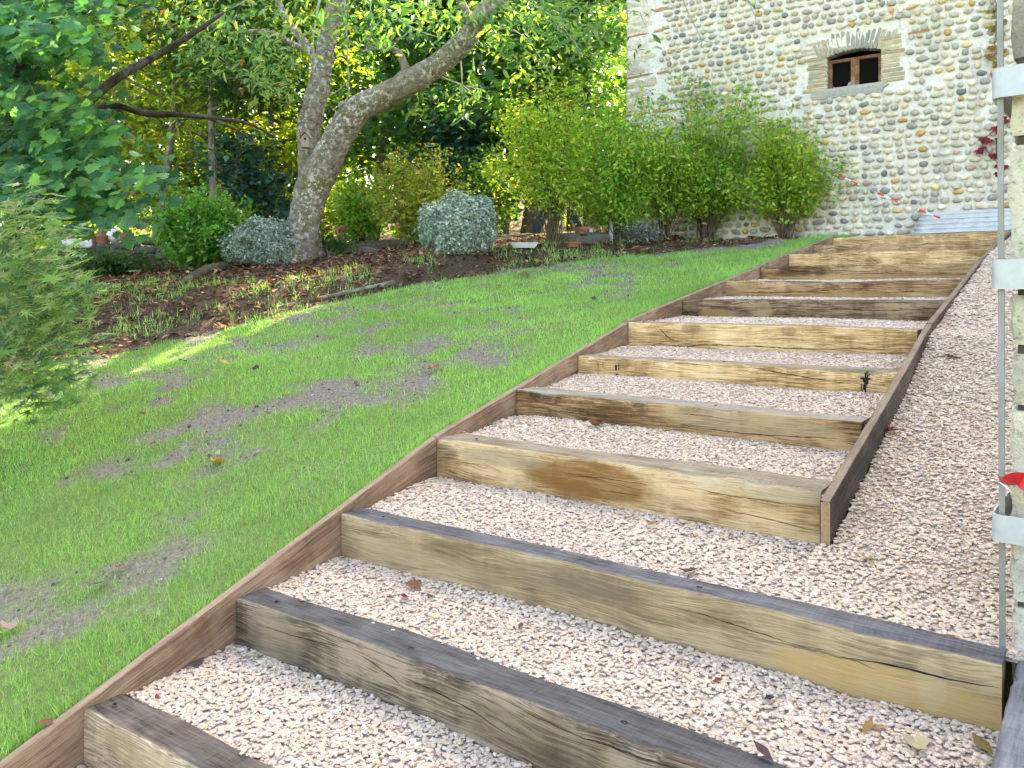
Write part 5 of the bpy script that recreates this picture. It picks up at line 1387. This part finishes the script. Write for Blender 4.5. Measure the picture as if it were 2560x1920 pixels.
# ------------------------------------------------------------------ Virginia creeper on the wall by the pillar
rng = np.random.default_rng(66)
RED = [(.26, .02, .04), (.35, .03, .06), (.18, .02, .03)]; AUT = [(.34, .16, .07), (.30, .27, .06), (.38, .12, .08), (.22, .24, .05)]
for lab, pts, pal in [('red creeper spray hanging beside the steel rod', [(2512, 296), (2490, 318), (2470, 340), (2455, 350), (2462, 372), (2478, 388), (2492, 405), (2500, 425)], RED),
                      ('yellow and rust creeper strand at the top by the rod', [(2475, -15), (2492, 12), (2484, 35), (2495, 55), (2480, 72), (2498, 85), (2484, 110), (2500, 125), (2482, 140), (2496, 155), (2488, 175)], AUT)]:
    e0 = ony(*pts[0], WY - .05); vn = empty('creeper_vine', e0, lab, 'vine', 'creepers on the wall')
    W3 = np.array([ony(a, b_, WY - .07) for a, b_ in pts])
    MB().add(*tube(smooth_path(W3, 20), .006, 5)).build('stem', m_twig, vn)
    lv = MB()
    for w in W3:
        for _ in range(2):
            c0 = w + rng.normal(0, .035, 3) * (1, .5, 1)
            T = rng.uniform(0, 6.28)
            for k in range(5):
                a = -1.57 + (k - 2) * .5 + rng.normal(0, .1); L = .075 * rng.uniform(.8, 1.2)
                tdir = np.array([math.cos(a), -.25, math.sin(a)]); tdir /= np.linalg.norm(tdir); nn = np.array([.1, -1, .3]); nn -= tdir * (nn @ tdir); nn /= np.linalg.norm(nn); ss = np.cross(nn, tdir)
                TT, FF = LEAF['ell']; cc = np.array(pal[rng.integers(len(pal))]) * rng.uniform(.8, 1.2)
                lv.add(c0 + (TT[:, :1] * tdir + TT[:, 1:2] * 1.15 * ss + TT[:, 2:3] * nn) * L, FF, cc)
    lv.build('leaves', m_leaf, vn)

# ------------------------------------------------------------------ bits and pieces in the flower bed
m_terra = plain_mat('terracotta', (.42, .17, .09), .8, c2=(.28, .11, .06), scale=14)
m_white = plain_mat('white_glaze', (.72, .72, .72), .4, c2=(.5, .5, .5), scale=8)
m_bluew = plain_mat('blue_black_paint', (.035, .05, .085), .6, c2=(.02, .025, .04), scale=8)
m_palew = plain_mat('pale_blue_post', (.45, .5, .58), .7, scale=10)
m_rock = plain_mat('shaded_grey_rock', (.14, .13, .11), .95, c2=(.05, .048, .038), scale=9, bump=.8)  # grey stone, darkened in colour for the deep shadow on the low wall
m_moss = bark_mat('mossy_log', (.035, .028, .02), (.11, .09, .065), moss=(.10, .14, .03), moss_amt=.95, lich_amt=.1)
def lathe(prof, c, k=16):
    c = np.asarray(c, float); V = np.array([c + (max(r, .0005) * math.cos(q * 2 * np.pi / k), max(r, .0005) * math.sin(q * 2 * np.pi / k), z_) for r, z_ in prof for q in range(k)])
    n = len(prof); return V, np.array([[i*k+j, i*k+(j+1) % k, (i+1)*k+(j+1) % k, (i+1)*k+j] for i in range(n-1) for j in range(k)])
def pot(px, py, r, h, label, mat, name='flower_pot', t=None, cat='pot'):
    c = gat(px, py) if t is None else P(px, py, t)
    o = MB().add(*lathe([(0, 0), (r*.68, 0), (r*.93, h*.78), (r*1.06, h*.78), (r*1.06, h), (r*.95, h), (r*.85, h*.8), (0, h*.78)], c)).build(name, mat, org=c, label=label, cat=cat)
    return o
# low dry-stone wall under the maple, with the pots on it
lw0 = gat(560, 668); lw1 = gat(120, 700)
t_w = 15.2
wa, wb = P(130, 640, t_w), P(545, 640, t_w + 1.2)
lw = empty('low_stone_wall', (*wa[:2], float(ground_z(wa[0], wa[1]))), 'low shadowy dry-stone wall under the maple with pots on top', 'wall')
rg = np.random.default_rng(70); dvec = (wb - wa); dvec[2] = 0; Lw = np.linalg.norm(dvec); dvec /= Lw; nvec = np.array([-dvec[1], dvec[0], 0])
rock_me = []
for k in range(6):
    V, F = rough_box(700 + k, .12); me = MB().add(V, F).mesh('stone', smooth=True); me.materials.append(m_rock); rock_me.append(me)
ztop = None
x = 0
Rz = Matrix.Rotation(math.atan2(dvec[1], dvec[0]), 4, 'Z')
for row in range(3):
    x = rg.uniform(0, .2)
    while x < Lw:
        w = rg.uniform(.15, .5); p = wa + dvec * (x + w / 2); gz = float(ground_z(p[0], p[1]))
        o = bpy.data.objects.new('stone', rock_me[rg.integers(6)]); col.objects.link(o); o.parent = lw
        o.location = Vector((p[0], p[1], gz + .06 + row * .15 + rg.normal(0, .01))) - Vector(parent_world(lw)); o.rotation_euler = (0, rg.normal(0, .06), math.atan2(dvec[1], dvec[0])); o.scale = (w, .34, .15)
        x += w + .015
def on_wall(px):
    d = ray(px, 640); A_ = np.array([[d[0], -dvec[0]], [d[1], -dvec[1]]]); s_ = np.linalg.solve(A_, (wa - CAM)[:2]); p = CAM + d * s_[0]
    p[2] = float(ground_z(p[0], p[1])) + .44; return p
def wall_pot(px, r, h, label, mat, prof=None, name='flower_pot', cat='pot'):
    c = on_wall(px); pr = prof or [(0, 0), (r*.68, 0), (r*.93, h*.78), (r*1.08, h*.78), (r*1.08, h), (r*.95, h), (r*.85, h*.8), (0, h*.78)]
    MB().add(*lathe(pr, c)).build(name, mat, org=c, label=label, cat=cat, group='pots on the low wall', smooth=False)
wall_pot(160, .13, .2, 'terracotta pot next to the wooden post on the low wall', m_terra)
wall_pot(178, .15, .26, 'tallest terracotta pot on the low wall', m_terra)
wall_pot(225, .16, .2, 'wide terracotta pot in the middle of the low wall', m_terra)
wall_pot(252, .15, .17, 'terracotta bowl left of the white ball on the low wall', m_terra)
wall_pot(312, .14, .16, 'terracotta bowl right of the white ball on the low wall', m_terra)
wall_pot(285, .12, .25, 'white glazed ball-shaped pot on the low wall', m_white, [(0, 0), (.06, 0), (.115, .05), (.135, .12), (.12, .19), (.07, .24), (.06, .25), (.05, .24), (0, .2)])
c = on_wall(195) - (nvec * .12)
tr = MB(); V, F = rough_box(720, .06); tr.add(V @ np.array(Rz.to_3x3()).T * 1.0 * (.5, .5, .16) + c + (0, 0, .05), F); tr.build('planter_box', m_white, org=c, label='white trough planter on the low wall beside the wooden post', cat='planter')
c = on_wall(142); c[2] -= .2
MB().add(*tube([c, c + (0, 0, .35), c + (.01, 0, .62)], [.085, .08, .075], 12, np.random.default_rng(3), .04)).build('wooden_post', m_bark, org=c, label='grey wooden post at the left end of the low wall', cat='post')
# mossy log and roots in front
g0, g1, g2, g3 = gat(435, 722), gat(480, 705), gat(530, 682), gat(580, 668)
MB().add(*tube(smooth_path([g0 + (0, 0, .02), g1 + (0, 0, .05), g2 + (0, 0, .06), g3 + (0, 0, .03)], 12), np.interp(np.linspace(0, 1, 12), [0, .4, .8, 1], [.03, .07, .08, .05]), 10, np.random.default_rng(4), .08)).build('mossy_log', m_moss, org=g1, smooth=True, label='mossy root log lying in the mulch left of the cherry', cat='log')
g0, g1, g2 = gat(690, 770), gat(820, 745), gat(985, 708)
MB().add(*tube(smooth_path([g0 + (0, 0, .01), g1 + (0, 0, .02), g2 + (0, 0, .01)], 14), np.linspace(.012, .03, 14), 7, np.random.default_rng(5), .15)).build('fallen_branch', m_bark, org=g1, label='thin fallen branch along the edge of the lawn and the mulch', cat='branch')
# statuette and small shrub with pale stem right of the cherry
c = gat(797, 642)
MB().add(*lathe([(0, 0), (.075, 0), (.08, .05), (.05, .1), (.065, .17), (.045, .22), (.055, .27), (.03, .3), (.045, .34), (.045, .38), (.02, .41), (0, .42)], c, 10)).build('statuette', plain_mat('worn_stone', (.45, .38, .28), .9, c2=(.25, .2, .14), scale=12, bump=.6), org=c, label='small weathered stone figure at the foot of the cherry', cat='statue')
shrub('dwarf_shrub', 'dwarf shrub with a flat green top and pale stem beside the stone figure', 825, 640, 590, 800, 885, [(.04, .13, .03), (.07, .17, .035)], 71, 5, 900, .06, lowf=.55, stem_mat=m_lich)
c = P(852, 592, 16.0)
pot_o = pot(852, 592, .11, .2, 'terracotta pot hanging in the shrubs right of the cherry', m_terra, t=15.6)
pot(1462, 602, .16, .2, 'round terracotta pot behind the broad shrub, left of the blue post', m_terra)
pot(1432, 618, .12, .07, 'flat terracotta saucer at the edge of the mulch', m_terra, 'saucer', cat='saucer')
c = gat(1310, 622)
tb = MB(); w = .17
prof = [(-.5, -.35, 0), (.5, -.35, 0), (.5, .35, 0), (-.5, .35, 0)]
Vb = [c + RT * a * .30 + FW * b_ * .3 + UP * 0.01 for a, b_, z_ in prof] + [c + RT * a * .40 + FW * b_ * .4 + UP * .085 for a, b_, z_ in prof]
tb.add(Vb, np.array([[0, 3, 2, 1], [0, 1, 5, 4], [1, 2, 6, 5], [2, 3, 7, 6], [3, 0, 4, 7]])); tb.build('white_tray', m_white, org=c, label='white plastic tray lying in front of the leggy shrub', cat='tray')
# dark blue wooden frame and posts behind the leggy shrub
t_f = 14.6
fb = gat(1345, 614); fr = empty('trestle', fb, 'dark blue A-shaped wooden trestle behind the leggy shrub', 'trestle')
def fbeam(a, b_, w, name):
    p, q = P(a[0], a[1], t_f + a[2]), P(b_[0], b_[1], t_f + b_[2]); MB().add(*beam(p, q, w, .05, up=FW)).build(name, m_bluew, fr)
fbeam((1342, 615, 0), (1342, 560, 0), .13, 'leg'); fbeam((1340, 575, .03), (1404, 445, .03), .16, 'leg'); fbeam((1404, 445, 0), (1385, 580, .4), .13, 'leg'); fbeam((1372, 520, .1), (1450, 505, .1), .14, 'rail'); fbeam((1404, 470, .4), (1462, 600, .5), .12, 'leg')
for (a, b0_, b1_, lab, mat) in [(1476, 608, 572, 'short pale blue post in front of the broad shrub', m_palew), (1527, 602, 520, 'taller pale blue post inside the broad shrub', m_palew)]:
    p = gat(a, b0_); t_ = float((p - CAM) @ FW); q = P(a + 2, b1_, t_)
    MB().add(*beam(p - (0, 0, .05), q, .05, .05, up=FW)).build('pale_post', mat, org=p, label=lab, cat='post')
for k, (a, b_, w, h, lab) in enumerate([(1420, 606, .4, .16, 'grey boulder behind the terracotta saucer'), (1455, 609, .3, .13, 'rounded grey boulder left of the short pale post'), (1492, 608, .35, .18, 'small boulder right of the short pale post'), (930, 634, .3, .09, 'mossy stone in the mulch right of the stone figure')]):
    p = gat(a, b_); o = bpy.data.objects.new('boulder', rock_me[k % 6]); col.objects.link(o); o.location = p + (0, 0, h * .35); o.scale = (w, w * .7, h); o.rotation_euler = (.1 * k, 0, .6 * k)
    tag(o, lab, 'boulder', 'boulders in the bed')

# ------------------------------------------------------------------ grass
rng = np.random.default_rng(15)
gb = MB()
GR = np.array([(.19, .45, .105), (.25, .51, .135), (.145, .38, .085), (.33, .54, .18), (.25, .43, .15)])
def blades(x, y, h, w):
    n = len(x); z = ground_z(x, y) - .004
    az = rng.uniform(0, 6.283, n); lean = rng.normal(0, .35, (n, 2)); hh_ = h * np.exp(rng.normal(0, .35, n)); ww = w * rng.uniform(.7, 1.3, n)
    dx, dy = np.cos(az) * ww, np.sin(az) * ww
    V = np.empty((n, 3, 3))
    V[:, 0] = np.c_[x - dx, y - dy, z]; V[:, 1] = np.c_[x + dx, y + dy, z]; V[:, 2] = np.c_[x + lean[:, 0] * hh_, y + lean[:, 1] * hh_, z + hh_]
    c = GR[rng.integers(len(GR), size=n)] * rng.uniform(.75, 1.2, (n, 1)) * (.75 + .75 * fbm(x, y, 77, 1.1, 4))[:, None] * (1.06, 1.03, .95); yel = rng.random(n) < .12; c[yel] = np.array([(.36, .33, .16), (.30, .30, .12), (.42, .38, .22)])[rng.integers(3, size=yel.sum())]
    gb.add(V.reshape(-1, 3), np.arange(n * 3).reshape(-1, 3), np.repeat(c, 3, 0))
def grass_zone(x0, x1, y0, y1, dens, h, w, tmin, tmax):
    n = int((x1 - x0) * (y1 - y0) * dens); x = rng.uniform(x0, x1, n); y = rng.uniform(y0, y1, n)
    rel = np.c_[x, y] - CAM[None, :2]; t = rel @ FW[:2]; u = rel @ RT[:2] / np.maximum(t, .1)
    k = (t > tmin) & (t < tmax) & (u > -.78) & (u < .5); x, y, t = x[k], y[k], t[k]
    m = lawn_mask(x, y); cl_ = .35 + 1.3 * fbm(x, y, 44, 9, 2)
    k = rng.random(len(x)) < (m ** 1.15) * cl_; blades(x[k], y[k], h * (.55 + .6 * m[k]), w)
grass_zone(-4.5, -.045, -3.2, 4, 11000, .027, .0015, 1.5, 5.0)
grass_zone(-7.5, -.045, -3.2, 6, 6200, .030, .0026, 5.0, 8.0)
grass_zone(-11, -.045, -2, 9.35, 3400, .034, .0044, 8.0, 18.0)
n = 9000; yy_ = rng.uniform(-3, 8.2, n); blades(-.05 - np.abs(rng.normal(0, .035, n)), yy_, .045 * (.5 + fbm(yy_, yy_ * 0, 91, 2.5, 2)), .0022)
# tufts and weeds in the mulch
n = 5200; x = rng.uniform(-12, -1, n); y = rng.uniform(1, 9.3, n); e_ = edge_d(x, y); k = (e_ > -.2) & (e_ < 2.4) & (fbm(x, y, 48, 1.6, 2) > .52)
for _ in range(10): blades(x[k] + rng.normal(0, .05, k.sum()), y[k] + rng.normal(0, .05, k.sum()), .07, .005)
m_grass = leaf_mat('grass_blade', .35, (1.1, 1.1, .5), .55, .2)
gb.build('grass', m_grass, label='short fresh green grass of the newly sown lawn', kind='stuff')

# ------------------------------------------------------------------ leaf litter and soil crumbs
rng = np.random.default_rng(16)
lt = MB()
n = 46000; x = rng.uniform(-14, -1.0, n); y = rng.uniform(-1, 9.3, n); e_ = edge_d(x, y) + (fbm(x, y, 31, 1.7, 3) - .5) * .8
k = (e_ > .0) & (e_ < 4.5) & (rng.random(n) < .35 + fbm(x, y, 52, 1.3, 2)); x, y = x[k], y[k]
pts = np.c_[x, y, ground_z(x, y) + rng.uniform(.003, .02, len(x))]
LIT = [(.12, .06, .04), (.19, .10, .06), (.27, .15, .08), (.08, .045, .035), (.38, .23, .13), (.17, .07, .055), (.46, .32, .19)]
add_leaves(lt, pts, .075, 'ell', LIT, rng, (0, 0, 1.0), .35, droop=0, probs=[.2, .2, .14, .2, .1, .1, .06])
lt.build('leaf_litter', leaf_mat('dead_leaf', .1, (1, .9, .7), .8, .1), label='carpet of brown dead leaves on the mulch bed', kind='stuff')
sc_ = MB(); n = 22000; x = rng.uniform(-9, -.1, n); y = rng.uniform(-3, 8, n); k = (lawn_mask(x, y) < .62) & (edge_d(x, y) < .1); x, y = x[k], y[k]; n = len(x)
base = ICO[None] * (1 + rng.normal(0, .2, (n, 12, 1))) * (rng.lognormal(0, .4, (n, 1, 1)) * .0055); pts = np.c_[x, y, ground_z(x, y)]
sc_.add((base + pts[:, None]).reshape(-1, 3), (ICOF[None] + (np.arange(n) * 12)[:, None, None]).reshape(-1, 3), np.repeat(np.array([(.10, .085, .07), (.2, .18, .155), (.32, .3, .27), (.06, .05, .045)])[rng.integers(4, size=n)], 12, 0))
sc_.build('soil_crumbs', m_gravel, label='crumbs of soil and small stones on bare patches of the lawn', kind='stuff')

# ------------------------------------------------------------------ single fallen leaves
m_dead = leaf_mat('fallen_leaf', .12, (1, .9, .6), .7, .2)
def curl_leaf(size, kind, c, seed, curl=.5):
    rg_ = np.random.default_rng(seed); T, F = LEAF[kind]; T = T.copy() * size; T[:, 0] -= size * .5
    T[:, 2] += curl * (T[:, 0] ** 2 + 1.6 * T[:, 1] ** 2) / size + rg_.normal(0, .03 * size, len(T))
    return MB().add(T, F, c)
gvec = np.vectorize(gravel_any)
FL = [  # photo px, size, shape, colour, label, on gravel?
    (1036, 1473, .075, 'maple', (.22, .10, .06), 'largest crumpled brown leaf on the gravel of the second tread', 1), (1010, 1500, .045, 'broad', (.2, .01, .04), 'small dark red leaf beside the crumpled brown leaf', 1),
    (1073, 1500, .055, 'ell', (.06, .045, .04), 'dark folded leaf right of the small red leaf', 1), (975, 1503, .045, 'ell', (.1, .06, .045), 'narrow brown leaf left of the small red leaf', 1), (858, 1432, .06, 'long', (.16, .085, .05), 'curled brown leaf near the left plank on the second tread', 1),
    (768, 1420, .07, 'broad', (.10, .075, .07), 'grey-brown leaf standing against the left plank', 1), (497, 1665, .065, 'broad', (.075, .06, .06), 'dark leaf flat on the gravel above the lowest sleeper', 1), (640, 1650, .05, 'palm', (.25, .4, .16), 'fresh green leaf on the gravel by the second sleeper', 1),
    (600, 1618, .07, 'long', (.13, .06, .05), 'reddish brown leaf in the corner under the second sleeper', 1), (392, 1750, .03, 'ell', (.09, .04, .03), 'tiny dark brown leaf near the lowest sleeper', 1), (1302, 1573, .06, 'long', (.10, .07, .05), 'thin dark curled leaf in the middle of the second tread', 1),
    (1342, 1580, .04, 'ell', (.3, .18, .08), 'small tan leaf beside the thin curled leaf', 1), (1702, 1665, .055, 'ell', (.27, .2, .15), 'pale brown leaf standing on the gravel right of the middle', 1), (1797, 1710, .03, 'broad', (.13, .05, .04), 'small reddish leaf below the third sleeper', 1),
    (1922, 1757, .04, 'broad', (.03, .03, .035), 'black scrap of leaf below the third sleeper', 1), (2170, 1830, .075, 'long', (.26, .16, .06), 'standing curled tan leaf near the lower right', 1), (2195, 1830, .06, 'long', (.33, .2, .1), 'flat tan leaf beside the standing curled one', 1),
    (2280, 1868, .07, 'broad', (.4, .34, .2), 'pale mottled leaf at the lower right', 1), (2455, 1880, .085, 'ell', (.22, .15, .05), 'olive-brown oval leaf in the bottom right corner of the gravel', 1), (2165, 1403, .055, 'maple', (.28, .27, .06), 'yellow-green leaf on the landing right of the dark plank', 1),
    (2374, 896, .10, 'broad', (.12, .03, .05), 'purple-brown leaf on the gravel bank', 1), (2228, 1085, .075, 'maple', (.2, .02, .04), 'dark red leaf lying by the right plank', 1), (1490, 1068, .09, 'maple', (.24, .11, .06), 'brown leaf at the foot of the fifth sleeper', 1), (1790, 1148, .05, 'ell', (.12, .09, .08), 'dark leaf behind the fourth sleeper', 1),
    (1632, 1318, .05, 'ell', (.2, .12, .06), 'brown leaf below the fourth sleeper', 1), (1718, 1438, .07, 'broad', (.06, .045, .05), 'dark leaf on the blackened top of the third sleeper', 1), (1905, 1895, .08, 'ell', (.08, .05, .055), 'dark purple leaf on the second sleeper at the bottom edge', 1), (1240, 1062, .04, 'ell', (.25, .1, .05), 'small red-brown leaf left on the fourth tread', 1),
    (536, 1170, .10, 'maple', (.55, .34, .04), 'bright yellow leaf on the bare patch of lawn', 0), (545, 1155, .08, 'ell', (.12, .07, .05), 'dark brown leaf behind the bright yellow one', 0), (603, 1310, .09, 'long', (.05, .05, .05), 'dark leaf on the lawn in front of the bare patch', 0), (250, 1480, .10, 'ell', (.06, .05, .03), 'dark curled leaf on the left lawn', 0),
    (303, 1432, .07, 'maple', (.35, .2, .15), 'pinkish brown leaf on the left lawn', 0), (228, 1063, .13, 'long', (.05, .06, .03), 'long dark leaf on the lawn below the Japanese maple', 0), (355, 1048, .10, 'ell', (.14, .08, .05), 'brown leaf on the lawn right of the long dark one', 0), (640, 932, .12, 'ell', (.03, .03, .03), 'black curled leaf in the middle of the lawn', 0),
    (290, 935, .11, 'ell', (.35, .2, .1), 'tan leaf on the lawn near the Japanese maple', 0), (562, 918, .10, 'ell', (.45, .3, .08), 'ochre leaf above the black curled leaf on the lawn', 0), (1080, 932, .09, 'maple', (.28, .12, .07), 'red-brown leaf on the lawn near the middle', 0), (463, 912, .09, 'ell', (.07, .07, .06), 'dark leaf on the upper left lawn', 0),
    (1310, 693, .16, 'maple', (.5, .32, .16), 'pale tan leaf on the upper lawn', 0), (695, 808, .14, 'maple', (.5, .36, .1), 'orange-yellow leaf at the upper edge of the lawn', 0), (1005, 738, .15, 'ell', (.4, .22, .1), 'light brown leaf where lawn meets mulch', 0), (550, 825, .12, 'maple', (.4, .2, .1), 'orange-brown leaf at the left edge of the mulch', 0),
    (1484, 758, .12, 'ell', (.04, .04, .04), 'black leaf on the lawn left of the upper steps', 0), (120, 1832, .08, 'ell', (.16, .08, .05), 'brown leaf in the grass by the lowest plank', 0), (1250, 723, .1, 'ell', (.06, .06, .05), 'dark clod-like leaf on the upper lawn', 0), (20, 1590, .08, 'broad', (.3, .22, .18), 'greyish pink leaf at the left edge of the lawn', 0)]
for k, (a, b_, sz, kind, cc, lab, ong) in enumerate(FL):
    p = march(a, b_, (lambda x, y: gvec(x, y)) if ong else ground_z, 1.5, 16)
    me = curl_leaf(sz, kind, cc, 900 + k, .35 + .4 * ((k * 37) % 10) / 10).mesh('fallen_leaf'); me.materials.append(m_dead)
    o = bpy.data.objects.new('fallen_leaf', me); col.objects.link(o); o.location = p + (0, 0, .012 if ong else .03); o.rotation_euler = (.25 * math.sin(k * 2.1), .3 * math.cos(k * 1.7), k * 2.4)
    tag(o, lab, 'leaf', 'fallen leaves')
# thin dark stick on the left lawn
g0, g1, g2 = gat(0, 1578), gat(75, 1540), gat(150, 1502)
MB().add(*tube(smooth_path([g0 + (0, 0, .02), g1 + (0, 0, .03), g2 + (0, 0, .015)], 10), np.linspace(.007, .004, 10), 6)).build('stick', plain_mat('dark_stick', (.05, .055, .05), .9), org=g0, label='thin dark stick lying on the lawn at the left edge', cat='stick')
